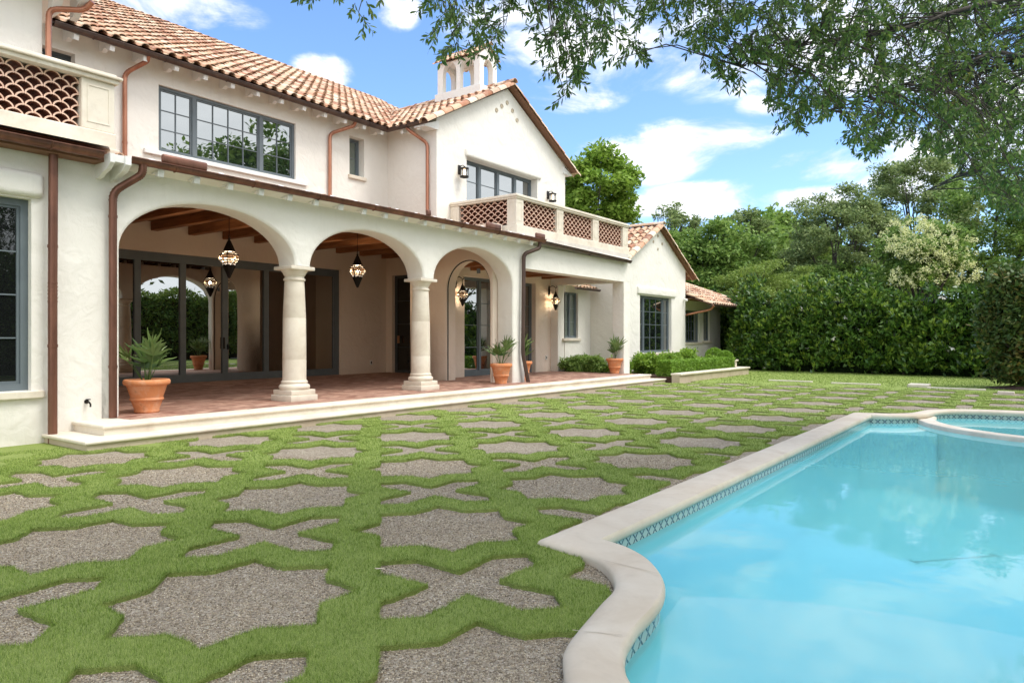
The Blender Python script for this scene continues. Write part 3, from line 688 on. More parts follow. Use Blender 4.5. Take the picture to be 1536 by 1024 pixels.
for a, b in ((15.20,16.80),(17.14,18.80),(19.15,20.72)): screen(PF(YB+.06), a, b, 4.30, 4.966)
screen(PX(14.93), YB+.30, 12.62, 4.30, 4.966)
# left (over the wing)
YL = 10.62
mb = MB(); mb.rbox(-3, 4.97, YL-.03, YL+.36, 4.0, 4.30, .02); mb.rbox(-3, 5.0, YL-.07, YL+.36, 3.96, 4.07, .015); mb.rbox(4.64, 4.97, YL+.36, 12.3, 4.0, 4.298, .02); mb.build('balustrade_base', 'limestone', house)
mb = MB(); mb.rbox(-3, 5.04, YL-.09, YL+.40, 5.06, 5.10, .012); mb.rbox(-3, 5.0, YL-.05, YL+.37, 5.0, 5.061, .012); mb.rbox(-3, 4.98, YL-.03, YL+.35, 5.098, 5.14, .015)
mb.rbox(4.66, 5.02, YL+.40, 12.3, 5.02, 5.12, .012); mb.build('handrail', 'limestone', house)
bpost(4.52, 4.96, YL, YL+.34, 4.30, 5.0, True, False)
screen(PF(YL+.08), 2.3, 4.52, 4.30, 5.0)
# --- bell tower chimney on the gable ridge
tw = MB(); X0, X1, Y0, Y1, ZB, ZT = 17.07, 17.92, 13.65, 15.36, 9.10, 9.98
tw.rbox(X0-.07, X1+.07, Y0-.07, Y1+.07, 8.0, ZB, .02)
def tower_wall(P, u0, u1, arcs, T=.16):
    spring, rise = 9.68, (arcs[0][1]-arcs[0][0])/2*1.25; zt = ZT+.06; us = [u0]+[x for a in arcs for x in a]+[u1]
    for k in range(0, len(us), 2): mbox(tw, P, us[k], us[k+1], 0, T, ZB, zt)
    for a, b in arcs:
        c, r = (a+b)/2, (b-a)/2; n = 14; pr = [(c+r*math.cos(PI*(1-k/n)), spring+rise*math.sin(PI*k/n)) for k in range(n+1)]; zt = ZT+.06
        for k in range(n):
            (xa,za),(xb,zb) = pr[k], pr[k+1]
            for d in (0, T): tw.face([P(xa,d,za),P(xb,d,zb),P(xb,d,zt),P(xa,d,zt)])
            tw.face([P(xa,0,za),P(xb,0,zb),P(xb,T,zb),P(xa,T,za)])
tower_wall(PX(X0), Y0, Y1, [(13.87,14.43),(14.58,15.14)]); tower_wall(PX(X1-.16), Y0, Y1, [(13.87,14.43),(14.58,15.14)])
tower_wall(PF(Y0), X0+.16, X1-.16, [(17.27,17.72)]); tower_wall(PF(Y1-.16), X0+.16, X1-.16, [(17.27,17.72)])
tw.prism([(X0,ZT+.06),(X1,ZT+.06),((X0+X1)/2,ZT+.38)], lambda a,b,d:(a,d,b), Y0, Y1)
tp = tw.build('bell_tower', 'stucco', house)
mb = MB(); xm = (X0+X1)/2
tiles(mb, (X0-.10,Y0-.06,ZT+.02), (0,1,0), (xm-X0+.10,0,.40), lambda u,v: True, 1.7, .50, .20, .27, .075, 6, 21)
tiles(mb, (X1+.10,Y0-.06,ZT+.02), (0,1,0), (-(xm-X0+.10),0,.40), lambda u,v: True, 1.7, .50, .20, .27, .075, 6, 22)
ridge(mb, (xm,Y0-.1,ZT+.45), (xm,Y1+.1,ZT+.45), .09); mb.build('tower_roof', 'roof_clay', tp)
# --- single storey gable wing
YG = 11.9; XL, XR, XP = 22.62, 28.67, 25.95; ZP = 5.75
zl = ZP-.06-(XP-XL)*SL; zr = ZP-.06-(XR-XP)*SL
mb = MB(); wall(mb, PF(YG), XL, XR, -.1, 3.9, .4, [(24.40, 27.25, .84, 3.0)])
mb.prism([(XL,3.9),(XR,3.9),(XR,zr),(XP,ZP-.06),(XL,zl)], lambda a,b,d:(a,YG+d,b), 0, .4)
mb.box(XL, XL+.4, YG+.4, 16, -.1, 3.9); mb.box(XR-.4, XR, YG+.4, 16, -.1, 3.9); mb.build('wing_wall', 'stucco', house)
window(PF(YG), 24.40, 27.25, .84, 3.0, .12, [(24.40,24.95,1),(24.95,26.70,3),(26.70,27.25,1)], 4, 'glass', .12, w=.06, mw=.08)
mb = MB(); mb.rbox(24.15, 27.6, YG-.07, YG+.05, 3.03, 3.33, .07, 5); mb.build('lintel', 'stucco', house, 40)
for px, pz in ((25.95,5.36),(25.55,5.10),(26.35,5.10),(25.95,4.85)):
    mb = MB(); mb.lathe([(.05,-.01),(.06,-.01),(.06,.02),(.04,.02),(.04,-.005),(0,-.005)], (px,YG-.003,pz), 12, 'y'); mb.build('vent', 'riser_stone', house, 40)
mb = MB()
for s, xe in ((1, 22.35), (-1, 29.45)):
    ze = ZP-abs(XP-xe)*SL
    tiles(mb, (xe, YG-.2, ze-.03), (0,1,0), (s,0,SL), lambda u,v: v/K < abs(XP-xe)+.02, 5.0, 4.2, .27, .36, .095, 6, 31)
ridge(mb, (XP,YG-.25,ZP+.07), (XP,YG+5,ZP+.07), .12)
for xe in (22.30, 29.50): ridge(mb, (xe,YG-.12,ZP-abs(XP-xe)*SL-.02), (XP,YG-.12,ZP), .15, .36, 33, 9)
wr = mb.build('roof', 'roof_clay', house)
mb = MB(); mb.face([(22.35,YG-.15,3.84),(XP,YG-.15,ZP),(XP,YG+5,ZP),(22.35,YG+5,3.84)]); mb.face([(29.45,YG-.15,3.89),(XP,YG-.15,ZP),(XP,YG+5,ZP),(29.45,YG+5,3.89)]); mb.build('roof_deck', 'underlay', wr)
mb = MB(); mb.rbox(28.42,28.50,YG-.10,YG,2.95,3.05,.02); mb.lathe([(0,-.06),(.05,-.05),(.06,0),(.04,.03)],(28.46,YG-.12,2.98),12,'y'); mb.build('security_camera','white_paint',house,40)
# recess behind the porch
mb = MB(); wall(mb, PF(13.0), 20.9, 22.62, -.1, 3.6, .3, [(20.90,21.78,1.40,2.98)]); mb.build('wing_wall', 'stucco', house)
window(PF(13.0), 20.88, 21.78, 1.40, 2.98, .08, [(20.88,21.33,1),(21.33,21.78,1)], 3, 'glass_curtain', .12, w=.05, mw=.06)
mb = MB(); tiles(mb, (20.9,12.60,3.08), (1,0,0), (0,1,.35), lambda u,v: True, 1.5, .9, .22, .3, .08, 6, 40); mb.build('roof', 'roof_clay', house)
gutter((20.9,12.55,3.10),(22.5,12.55,3.10),.055,'copper_dark',3)
# --- farthest wing
YW = 12.3; XE = 33.9
mb = MB(); wall(mb, PF(YW), 28.67, XE, -.1, 3.25, .3, [(29.2,31.25,1.22,2.62),(31.75,32.5,1.28,2.62)]); mb.box(XE-.3,XE,YW+.3,18,-.1,3.25); mb.build('wing_wall', 'stucco', house)
window(PF(YW), 29.2, 31.25, 1.22, 2.62, .08, [(29.2,29.9,2),(29.9,31.25,4)], 3, 'glass', .2, w=.05, mw=.08)
window(PF(YW), 31.75, 32.5, 1.28, 2.62, .08, [(31.75,32.5,2)], 3, 'glass', .15, w=.05)
mb = MB(); ex, ey, ez, s2 = 34.75, YW-.75, 3.08, .42; k2 = math.sqrt(1+s2*s2)
tiles(mb, (28.7, ey, ez), (1,0,0), (0,1,s2), lambda u,v: 28.7+u < ex-v/k2 and v/k2 < 3.3 and (28.7+u > 31.4 or v > .0), 6.2, 3.7, .27, .36, .095, 6, 44)
ridge(mb, (ex,ey,ez+.05), (ex-3.3,ey+3.3,ez+.06+3.3*s2), .11); ridge(mb, (28.7,ey+3.3,ez+.1+3.3*s2),(ex-3.3,ey+3.3,ez+.1+3.3*s2),.11)
wr = mb.build('roof', 'roof_clay', house)
mb = MB(); mb.face([(28.67,ey,ez),(ex,ey,ez),(ex-3.4,ey+3.4,ez+3.4*s2),(28.67,ey+3.4,ez+3.4*s2)]); mb.face([(ex,ey,ez),(ex,ey+6,ez),(ex-3.4,ey+3.4,ez+3.4*s2)]); mb.box(28.7,ex-.1,ey+.1,YW,ez-.04,ez-.01); mb.build('roof_deck', 'underlay', wr)
mb = MB(); tiles(mb, (28.72, ey-.75, ez-.32), (1,0,0), (0,1,s2), lambda u,v: 28.72+u < 31.9, 3.2, .95, .27, .36, .095, 6, 45); ridge(mb,(31.95,ey-.78,ez-.3),(31.5,ey+.05,ez+.08),.1); wr = mb.build('roof', 'roof_clay', house)
mb = MB(); mb.face([(28.70,ey-.75,ez-.33),(31.9,ey-.75,ez-.33),(31.9,ey+.2,ez+.06),(28.70,ey+.2,ez+.06)]); mb.build('roof_deck', 'underlay', wr)
gutter((28.72,ey-.80,ez-.30),(31.95,ey-.80,ez-.30),.06,'copper_dark',3); gutter((31.5,ey-.06,ez),(ex,ey-.06,ez),.06,'copper_dark',3)
spout([(28.9,ey-.80,ez-.34),(29.05,ey-.6,ez-.5),(28.80,YW-.1,ez-.75),(28.8,YW-.08,0)], .045, 'copper_bright')
# small fittings
def outlet(P, u, z):
    mb = MB(); mbox(mb,P,u-.045,u+.045,-.03,0,z-.07,z+.07); o = mb.build('outlet', 'white_paint', house); mb = MB(); mbox(mb,P,u-.022,u+.022,-.034,-.028,z-.04,z+.04); mb.build('socket', 'black', o)
outlet(PF(17.2), 15.94, .62); outlet(PF(13.3), 15.30, .75); outlet(PF(13.3), 20.18, .75)
mb = MB(); mb.tube([(4.55,WA,.53),(4.55,WA-.07,.53),(4.56,WA-.10,.50),(4.56,WA-.10,.46)],.012,8); mb.lathe([(0,0),(.03,0),(.03,.012),(0,.012)],(4.55,WA-.055,.555),10); mb.tube([(4.55,WA-.05,.53),(4.55,WA-.05,.56)],.008,6); mb.lathe([(0,-.01),(.03,-.01),(.03,0),(0,0)],(4.55,WA,.53),12,'y'); mb.build('faucet','iron',house,40)
mb = MB(); mb.rbox(14.33,14.35,11.45,11.56,3.05,3.17,.005); mb.build('sensor','frame_paint',house)
# ------------------------------------------------------------------ PENDANTS AND SCONCES
def lathe_part(name, prof, mat, parent, n=8, smooth=None, c=(0,0,0)):
    return MB().lathe(prof, c, n).build(name, mat, parent, smooth)
def moroccan(root, s=1.0, dz=0.0):
    """octagonal iron and glass lantern hanging with its ring at dz"""
    z = lambda v: dz - v*s
    cap = MB(); cap.lathe([(0,z(.02)),(.012*s,z(.02)),(.016*s,z(.05)),(.045*s,z(.055)),(.02*s,z(.07)),(.03*s,z(.10)),(.135*s,z(.34)),(.145*s,z(.345)),(.145*s,z(.355)),(.0,z(.36))],(0,0,0),8)
    cap.lathe([(.0,z(.66)),(.142*s,z(.665)),(.142*s,z(.675)),(.13*s,z(.70)),(.085*s,z(.82)),(.02*s,z(.955)),(0,z(.97))],(0,0,0),8)
    for k in range(8):
        a = 2*PI*k/8; c_, s_ = math.cos(a), math.sin(a); am = a+PI/8
        P_ = [(.14,.35),(.14,.385),(.205,.43),(.21,.56),(.14,.62),(.14,.665)]
        cap.tube([(r*s*c_, r*s*s_, z(v)) for r, v in P_], .0125*s, 5)
        cap.tube([(.03*s*c_,.03*s*s_,z(.10)),(.137*s*c_,.137*s*s_,z(.345))], .008*s, 4)
        cap.tube([(.135*s*c_,.135*s*s_,z(.69)),(.02*s*c_,.02*s*s_,z(.955))], .008*s, 4)
    for r, v in ((.14,.385),(.205,.43),(.21,.50),(.21,.56),(.14,.62)):
        pts = [(r*s*math.cos(2*PI*k/8), r*s*math.sin(2*PI*k/8), z(v)) for k in range(9)]
        for p, q in zip(pts, pts[1:]): cap.tube([p, q], .0115*s, 4)
    pts = [(.026*s*math.cos(2*PI*k/12), 0, z(.0)+.026*s*math.sin(2*PI*k/12)) for k in range(13)]
    cap.tube(pts, .007*s, 6)
    fr = cap.build('lantern_frame', 'iron', root)
    lathe_part('lantern_glass', [(.132*s,z(.35)),(.132*s,z(.385)),(.198*s,z(.43))], 'lamp_glass', root)
    lathe_part('lantern_glass', [(.202*s,z(.435)),(.202*s,z(.50))], 'amber_glass', root)
    lathe_part('lantern_glass', [(.202*s,z(.50)),(.202*s,z(.555)),(.132*s,z(.62))], 'lamp_glass', root)
    for k in range(3):
        a = 2*PI*k/3+.6; c_ = (.212*s*math.cos(a)*.97, .212*s*math.sin(a)*.97, z(.505))
        MB().lathe([(0,-.028*s),(.016*s,-.018*s),(.019*s,0),(.009*s,.022*s),(0,.04*s)], c_, 8).build('bulb', 'flame', root, 60)
def lamp(root, z, y=0, power=30, r=.12):
    L = bpy.data.lights.new('lantern_light', 'POINT'); L.energy = power; L.shadow_soft_size = r; L.color = (1,.86,.70)
    o = bpy.data.objects.new('lantern_light', L); COL.objects.link(o); o.parent = root; o.location = (0, y, z)
def pendant(loc, label):
    r = thing('hanging_lantern', label, 'lantern', loc, 'iron lanterns hanging in the loggia')
    moroccan(r, .93, 0)
    mb = MB(); mb.tube([(0,0,.02),(0,0,.50)], .007, 6); mb.lathe([(0,.50),(.05,.50),(.05,.52),(0,.52)],(0,0,0),12); mb.build('chain', 'iron', r); lamp(r, -.47, 0, 48, .04)
    return r
p1_ = pendant((8.91, 14.0, 3.58), 'iron lantern hanging inside the widest, nearest arch of the loggia, above the sliding doors')
p2_ = copy_tree(p1_, (12.52, 14.0, 3.58), .35, 'iron lantern hanging inside the middle arch, between the two stone columns')
def sconce(loc, label):
    r = thing('wall_lantern', label, 'wall lamp', loc, 'scrolled iron lanterns on the porch wall')
    mb = MB(); mb.lathe([(0,-.012),(.055,-.012),(.06,0)],(0,-.005,0),16,'y')
    for v in range(len(mb.v)): x, y, z = mb.v[v]; mb.v[v] = (x, y, z*2.9)
    mb.tube([(0,-.01,.06),(0,-.06,.13),(0,-.14,.16),(0,-.22,.12),(0,-.27,.08),(0,-.31,.09),(0,-.325,.12),(0,-.30,.14)], .011, 8)
    mb.tube([(0,-.27,.08),(0,-.27,.03)], .007, 6)
    mb.build('bracket', 'iron', r, 40)
    h = MB(); 
    sub = bpy.data.objects.new('lantern_body', None)
    moroccan(r, .70, 0)
    for o in list(r.children):
        if o.name.split('.')[0] in ('lantern_frame','lantern_glass','bulb'): o.location = (0,-.27,.0)
    bpy.data.objects.remove(sub); lamp(r, -.34, -.27, 9, .04)
    return r
s1 = sconce((15.52, 13.295, 2.97), 'iron lantern on a scrolled bracket seen through the inner arch, left of the french doors')
s2_ = copy_tree(s1, (20.36, 13.295, 3.0), 0, 'iron lantern on a scrolled bracket at the right end of the porch wall')
def box_lantern(loc, label):
    r = thing('coach_lantern', label, 'wall lamp', loc, 'black coach lanterns beside the balcony window')
    mb = MB(); mb.rbox(-.055,.055,-.03,0,-.13,.13,.008); mb.tube([(0,-.03,.08),(0,-.09,.11),(0,-.15,.11),(0,-.19,.07)],.011,8)
    c = (0,-.19,0); mb.lathe([(0,.075),(.02,.075),(.03,.055),(.125,.03),(.13,.015),(.115,.01),(0,.01)],c,12); mb.lathe([(0,-.25),(.07,-.25),(.12,-.235),(.125,-.20),(.115,-.19),(0,-.19)],c,12)
    for k in range(6):
        a = 2*PI*k/6+.3; mb.tube([(.108*math.cos(a),-.19+.108*math.sin(a),.01),(.108*math.cos(a),-.19+.108*math.sin(a),-.19)],.009,6)
    pts = [(.112*math.cos(2*PI*k/12),-.19+.112*math.sin(2*PI*k/12),-.02) for k in range(13)]; mb.tube(pts,.007,4,False)
    mb.build('lantern_frame','iron',r,30)
    MB().lathe([(0,.0),(.032,.0),(.035,-.17),(0,-.18)],(0,-.19,0),12).build('lamp_tube','tube_glow',r,50)
    MB().lathe([(.085,.005),(.085,-.188)],(0,-.19,0),12).build('lantern_glass','clear_glass',r,50)
    return r
t = NT('clear_glass'); t.t.nodes.remove(t.b); a = t.n('ShaderNodeBsdfTransparent'); b = t.n('ShaderNodeBsdfGlossy'); b.inputs[1].default_value = .05; mx = t.n('ShaderNodeMixShader'); mx.inputs[0].default_value = .15
t.l(a.outputs[0], mx.inputs[1]); t.l(b.outputs[0], mx.inputs[2]); t.l(mx.outputs[0], t.out.inputs[0])
b1 = box_lantern((15.25, 12.925, 6.05), 'black coach lantern on the gable wall, left of the balcony window')
copy_tree(b1, (19.72, 12.925, 6.07), 0, 'black coach lantern on the gable wall, right of the balcony window')
# ------------------------------------------------------------------ POTTED PALMS
def potted(loc, R, Hh, seed, label, spread=1.0, droop=1.0):
    rnd = random.Random(seed); r = thing('potted_palm', label, 'potted plant', loc, 'terracotta pots of lady palm on the porch')
    s = R
    prof = [(0,0),(.50*s,0),(.535*s,.01),(.54*s,.035),(.525*s,.05),(.66*s,Hh*.36),(.70*s,Hh*.37),(.72*s,Hh*.40),(.71*s,Hh*.44),(.68*s,Hh*.455),(.855*s,Hh*.82),(.93*s,Hh*.83),(.985*s,Hh*.86),(1.0*s,Hh*.91),(.99*s,Hh*.96),(.95*s,Hh*.995),(.90*s,Hh),(.86*s,Hh*.98),(.84*s,Hh*.93),(.83*s,Hh*.88)]
    MB().lathe(prof,(0,0,0),40).build('pot','pot_clay',r,50)
    sb = MB(); n = 24
    for k in range(n):
        a0, a1 = 2*PI*k/n, 2*PI*(k+1)/n
        sb.face([(0,0,Hh*.93),(.84*s*math.cos(a0),.84*s*math.sin(a0),Hh*.90),(.84*s*math.cos(a1),.84*s*math.sin(a1),Hh*.90)])
    for _ in range(60):
        a, q = rnd.uniform(0,2*PI), math.sqrt(rnd.random())*.8*s; x, y, z = q*math.cos(a), q*math.sin(a), Hh*.92; e = rnd.uniform(.008,.02)
        sb.rbox(x-e,x+e,y-e*.7,y+e*.7,z-e*.4,z+e*.6,e*.3,1)
    sb.build('soil','soil',r)
    lf = MB(); st = MB()
    for k in range(int(11*spread)):
        az = k*2.399+rnd.uniform(-.4,.4); lean = rnd.uniform(.05,.62)*spread if k > 3 else rnd.uniform(0,.25); L = rnd.uniform(.20,.52)*(Hh/.5)
        b0 = Vector((.12*s*math.cos(az)*rnd.uniform(.2,1.6), .12*s*math.sin(az)*rnd.uniform(.2,1.6), Hh*.9))
        d = Vector((math.cos(az)*math.sin(lean), math.sin(az)*math.sin(lean), math.cos(lean))); tip = b0+d*L
        st.tube([tuple(b0), tuple(b0+d*L*.5+Vector((0,0,.01))), tuple(tip)], [.008,.006,.004], 5)
        side = d.cross(Vector((0,0,1))); side = side.normalized() if side.length > .05 else Vector((1,0,0)); up = side.cross(d).normalized()
        nb = rnd.randint(5,7)
        for q in range(nb):
            f = (q/(nb-1)-.5)*rnd.uniform(1.5,2.5); dr = (d*math.cos(f)+side*math.sin(f)+up*rnd.uniform(-.2,.15)).normalized()
            bl = rnd.uniform(.28,.46)*(1-.18*abs(f))*(Hh/.5); w = rnd.uniform(.022,.034); wv = dr.cross(up).normalized()*w; fold = up*.008
            pts = []
            for e in range(6):
                u_ = e/5; c_ = tip+dr*bl*u_-Vector((0,0,1))*(u_**2)*bl*rnd.uniform(.05,.22)*droop
                ww = (.35+1.9*u_-2.2*u_*u_ if u_ < .9 else .12); ww = max(.1, min(1.0, (.4+2.2*u_) if u_ < .3 else 1.06-(u_-.3)*1.30))
                pts.append((c_-wv*ww, c_+fold*ww*1.2, c_+wv*ww))
            for a_, b_ in zip(pts, pts[1:]):
                lf.face([a_[0],a_[1],b_[1],b_[0]]); lf.face([a_[1],a_[2],b_[2],b_[1]])
    # weld each blade so that one blade is one island
    bm = bmesh.new(); me = bpy.data.meshes.new('t'); me.from_pydata(lf.v,[],lf.f); bm.from_mesh(me); bmesh.ops.remove_doubles(bm, verts=bm.verts, dist=1e-5); l2 = MB(); l2.add(bm); bm.free()
    l2.build('fronds','palm_leaf',r,60,fix=False); st.build('stems','palm_leaf',r,60)
    return r
potted((5.52,10.82,FL+.005),.325,.50,3,'largest potted lady palm, pale green, beside the first arch at the left',1.15)
potted((14.12,10.62,FL+.002),.275,.50,5,'terracotta pot with a lady palm standing against the front of the arcade pier',1.0)
potted((15.72,11.12,FL+.006),.275,.50,8,'terracotta pot with a lady palm half hidden behind the arcade pier and its dark downspout',.9)
potted((20.30,10.78,FL+.006),.27,.48,12,'terracotta pot with a dark upright lady palm at the far end of the porch',.8,.5)

# ------------------------------------------------------------------ POOL
inner_half = [(4.22,2.36),(4.15,2.14),(4.00,1.92),(3.76,1.72),(3.53,1.61),(3.31,1.56),(3.07,1.53),(2.84,1.48),(2.64,1.39),(2.50,1.27),(2.38,1.09),(2.29,.83),(2.23,.5),(2.19,.1),(2.17,-.35),(2.16,-.9)]
outer_half = [(3.98,2.69),(3.92,2.43),(3.88,2.25),(3.79,2.09),(3.63,1.94),(3.45,1.84),(3.20,1.79),(2.94,1.75),(2.72,1.68),(2.53,1.58),(2.34,1.43),(2.16,1.19),(2.03,.90),(1.93,.53),(1.87,.13),(1.84,-.35),(1.83,-.9)]
outer_half = outer_half[:7]+outer_half[8:]
YC = -.9
def catmull(P_, m=5):
    out = []
    for k in range(len(P_)-1):
        p0, p1, p2, p3 = P_[max(k-1,0)], P_[k], P_[k+1], P_[min(k+2,len(P_)-1)]
        if k == 0: p0 = (2*p1[0]-p2[0], 2*p1[1]-p2[1])
        for q in range(m):
            t_ = q/m; out.append(tuple(.5*((2*p1[i])+(-p0[i]+p2[i])*t_+(2*p0[i]-5*p1[i]+4*p2[i]-p3[i])*t_*t_+(-p0[i]+3*p1[i]-3*p2[i]+p3[i])*t_**3) for i in (0,1)))
    out.append(P_[-1]); return out
def loop_from(half, xa, xb_end, mirror_shift):
    near = catmull(half); far = [(mirror_shift-x, y) for x, y in near]
    top = far[::1]                                   # far side going down from the corner
    lp = near[::-1] + top                            # from near centre up to the near corner, across, down to the far centre
    low = [(x, 2*YC-y) for x, y in lp[::-1]][1:-1]
    return lp + low
inner = loop_from(inner_half, 0, 0, 18.10); outer = loop_from(outer_half, 0, 0, 18.10)
NP = len(inner); assert len(outer) == NP
pool = thing('swimming_pool', 'long blue pool with curved stone coping and a patterned tile waterline', 'pool', (8, 1, 0), world=True)
ZT_, WL, OV = .075, -.085, .03
mb = MB()
rows = []
for k in range(NP):
    (ox, oy), (ix, iy) = outer[k], inner[k]; dx, dy = ox-ix, oy-iy; L = math.hypot(dx, dy); dx, dy = dx/L, dy/L
    prof = [(1.0,-.06),(1.0,ZT_-.040),(1-.006/L,ZT_-.028),(1-.022/L,ZT_-.017),(.80,ZT_-.006),(.62,ZT_),(.42,ZT_+.001),(.22,ZT_-.002),(.08,ZT_-.005),(.0,ZT_-.008)]
    row = [(ix+dx*L*f, iy+dy*L*f, z) for f, z in prof]
    for a in range(1, 8):
        w = PI*a/7; row.append((ix-dx*(.034*math.sin(w)), iy-dy*(.034*math.sin(w)), ZT_-.048+.042*math.cos(w)))
    row.append((ix+dx*.06, iy+dy*.06, ZT_-.089)); rows.append([mb.pt(*p) for p in row])
for k in range(NP):
    a, b = rows[k], rows[(k+1) % NP]
    for q in range(len(a)-1): mb.f.append([a[q], b[q], b[q+1], a[q+1]])
mb.build('coping', 'coping_stone', pool, 40)
# shallow joints in the coping, stained a little darker
acc = 0; last = None
for k in range(NP):
    if last is not None: acc += math.dist(inner[k], inner[k-1])
    last = 1
    if acc > .86:
        acc = 0; (ox, oy), (ix, iy) = outer[k], inner[k]; nx_, ny_ = -(oy-iy), (ox-ix); L = math.hypot(nx_, ny_); nx_, ny_ = nx_/L*.0025, ny_/L*.0025
        jm = MB(); jm.face([(ix-nx_,iy-ny_,ZT_+.0035),(ix+nx_,iy+ny_,ZT_+.0035),(ox+nx_,oy+ny_,ZT_+.0035),(ox-nx_,oy-ny_,ZT_+.0035)]); jm.build('coping_joint', 'riser_stone', pool)
for x in np.arange(5.1, 13.6, .86): jm = MB(); jm.face([(x-.002,2.38,ZT_+.0030),(x+.002,2.38,ZT_+.0030),(x+.002,2.60,ZT_+.0030),(x-.002,2.60,ZT_+.0030)]); jm.build('coping_joint', 'riser_stone', pool)
def ring_wall(name, lp, z0, z1, mat, out=.0, zs=None):
    V, F, UVs = [], [], []; n = len(lp); s = 0
    for k in range(n+1):
        p = lp[k % n]
        if k: s += math.dist(p, lp[k-1])
        V += [(p[0], p[1], z0), (p[0], p[1], z1)]; UVs += [(s, z0), (s, z1)]
    for k in range(n): F.append((2*k, 2*k+2, 2*k+3, 2*k+1))
    me = bpy.data.meshes.new(name); me.from_pydata(V, [], F); uv = me.uv_layers.new(name='UVMap')
    for l in me.loops: uv.data[l.index].uv = UVs[l.vertex_index]
    return finish(name, me, mat, pool)
ring_wall('waterline_tile', inner, WL-.045, ZT_-.07, 'waterline_tile')
DP = -1.05
ring_wall('basin_wall', [(x*1.0, y) for x, y in inner], DP, WL-.045, 'pool_plaster')
mb = MB(); mb.face([(x, y, DP) for x, y in inner]); mb.build('basin_floor', 'pool_plaster', pool)
# shallow shelf in the near bay, its edge an arc, and a bench at the far end
arc = [(2.30+2.9*math.cos(a), .25+2.9*math.sin(a)) for a in np.linspace(math.radians(-78), math.radians(36), 40)]
mb = MB()
bay = [p for p in catmull(inner_half) if p[1] < 1.86]
poly = bay + [(x, 2*YC-y) for x, y in bay[::-1]][1:]
poly = [p for p in poly if p[1] > -2.4] + arc
mb.prism(poly, lambda a, b, d: (a, b, d), DP-.01, -.36); mb.build('pool_shelf', 'pool_shelf', pool)
mb = MB(); mb.prism([(13.0,2.355),(13.85,2.355),(14.2,1.9),(14.7,1.55),(14.7,1.3),(13.2,1.3)], lambda a,b,d:(a,b,d), DP-.03, -.16); mb.build('pool_shelf', 'pool_shelf', pool)
# spa: round raised rim in the far bay
sc = (15.05, -.95); mb = MB()
ra, rb = 2.72, 2.44; n = 80
pr = [(ra,DP-.01),(ra,-.045),(ra-.02,-.02),(rb+.02,-.02),(rb,-.045),(rb,-.45)]
mb.lathe(pr, (sc[0], sc[1], 0), n); mb.build('spa_rim', 'limestone', pool, 40)
mb = MB(); mb.face([(sc[0]+2.43*math.cos(2*PI*k/60), sc[1]+2.43*math.sin(2*PI*k/60), -.44) for k in range(60)]); mb.build('spa_floor', 'coping_stone', pool)
# main drain and floor slots
mb = MB()
mb.tube([(8.95,1.08,DP+.008),(9.75,.38,DP+.004)], .0045, 6); mb.tube([(8.91,1.03,DP+.012),(8.99,1.13,DP+.006)], .006, 6); mb.tube([(9.71,.33,DP+.012),(9.79,.43,DP+.006)], .006, 6); mb.build('floor_drain', 'copper_dark', pool)
for x, y, z in ((3.28,.93,-.42),(4.45,1.62,-.75),(5.9,1.0,DP)):
    mb = MB(); mb.lathe([(0,.006),(.045,.006),(.05,0)],(x,y,z),20); mb.build('pool_fitting','waterline_fit',pool,40) if 'waterline_fit' in M else mb.build('pool_fitting','pool_plaster',pool,40)
wm = MB(); lp_ = [(x, y, WL) for x, y in inner]
ar = sum(a[0]*b[1]-b[0]*a[1] for a, b in zip(lp_, lp_[1:]+lp_[:1])); wm.face(lp_ if ar > 0 else lp_[::-1]); water = wm.build('pool_water', 'water', fix=False); water['kind'] = 'structure'
# ------------------------------------------------------------------ GROUND
pool_hole = [((ox*.5+ix*.5), (oy*.5+iy*.5)) for (ox, oy), (ix, iy) in zip(outer, inner)]
def in_poly(X, Y, poly):
    ins = np.zeros(X.shape, bool); n = len(poly)
    for k in range(n):
        (x0, y0), (x1, y1) = poly[k], poly[(k+1) % n]
        if y0 == y1: continue
        c = ((y0 > Y) != (y1 > Y)) & (X < (x1-x0)*(Y-y0)/(y1-y0)+x0); ins ^= c
    return ins
def cdt(loops, outer_rect, zones):
    """triangulate a rectangle minus loops"""
    verts, edges = [], []
    for lp in [outer_rect]+loops:
        o_ = len(verts); n_ = len(lp); verts += [Vector(p) for p in lp]; edges += [(o_+k, o_+(k+1) % n_) for k in range(n_)]
    vs, es, fs, ov, oe, of = geometry.delaunay_2d_cdt(verts, edges, [], 0, 1e-5)
    C = np.array([[sum(vs[i].x for i in f)/3, sum(vs[i].y for i in f)/3] for f in fs]); bad = np.zeros(len(C), bool)
    for lp in loops:
        A = np.array(lp); m = (C[:,0] > A[:,0].min()) & (C[:,0] < A[:,0].max()) & (C[:,1] > A[:,1].min()) & (C[:,1] < A[:,1].max())
        if m.any(): bad[m] |= in_poly(C[m,0], C[m,1], lp)
    return vs, [list(f) for f, q in zip(fs, bad) if not q]
# base: gravel sheet with a hole for the pool, reaching the horizon
vs, fs = cdt([pool_hole], [(-400,-400),(400,-400),(400,400),(-400,400)], 0)
me = bpy.data.meshes.new('gravel_bed'); me.from_pydata([(v.x, v.y, 0) for v in vs], [], fs)
g = finish('gravel_bed', me, 'gravel'); g['kind'] = 'structure'
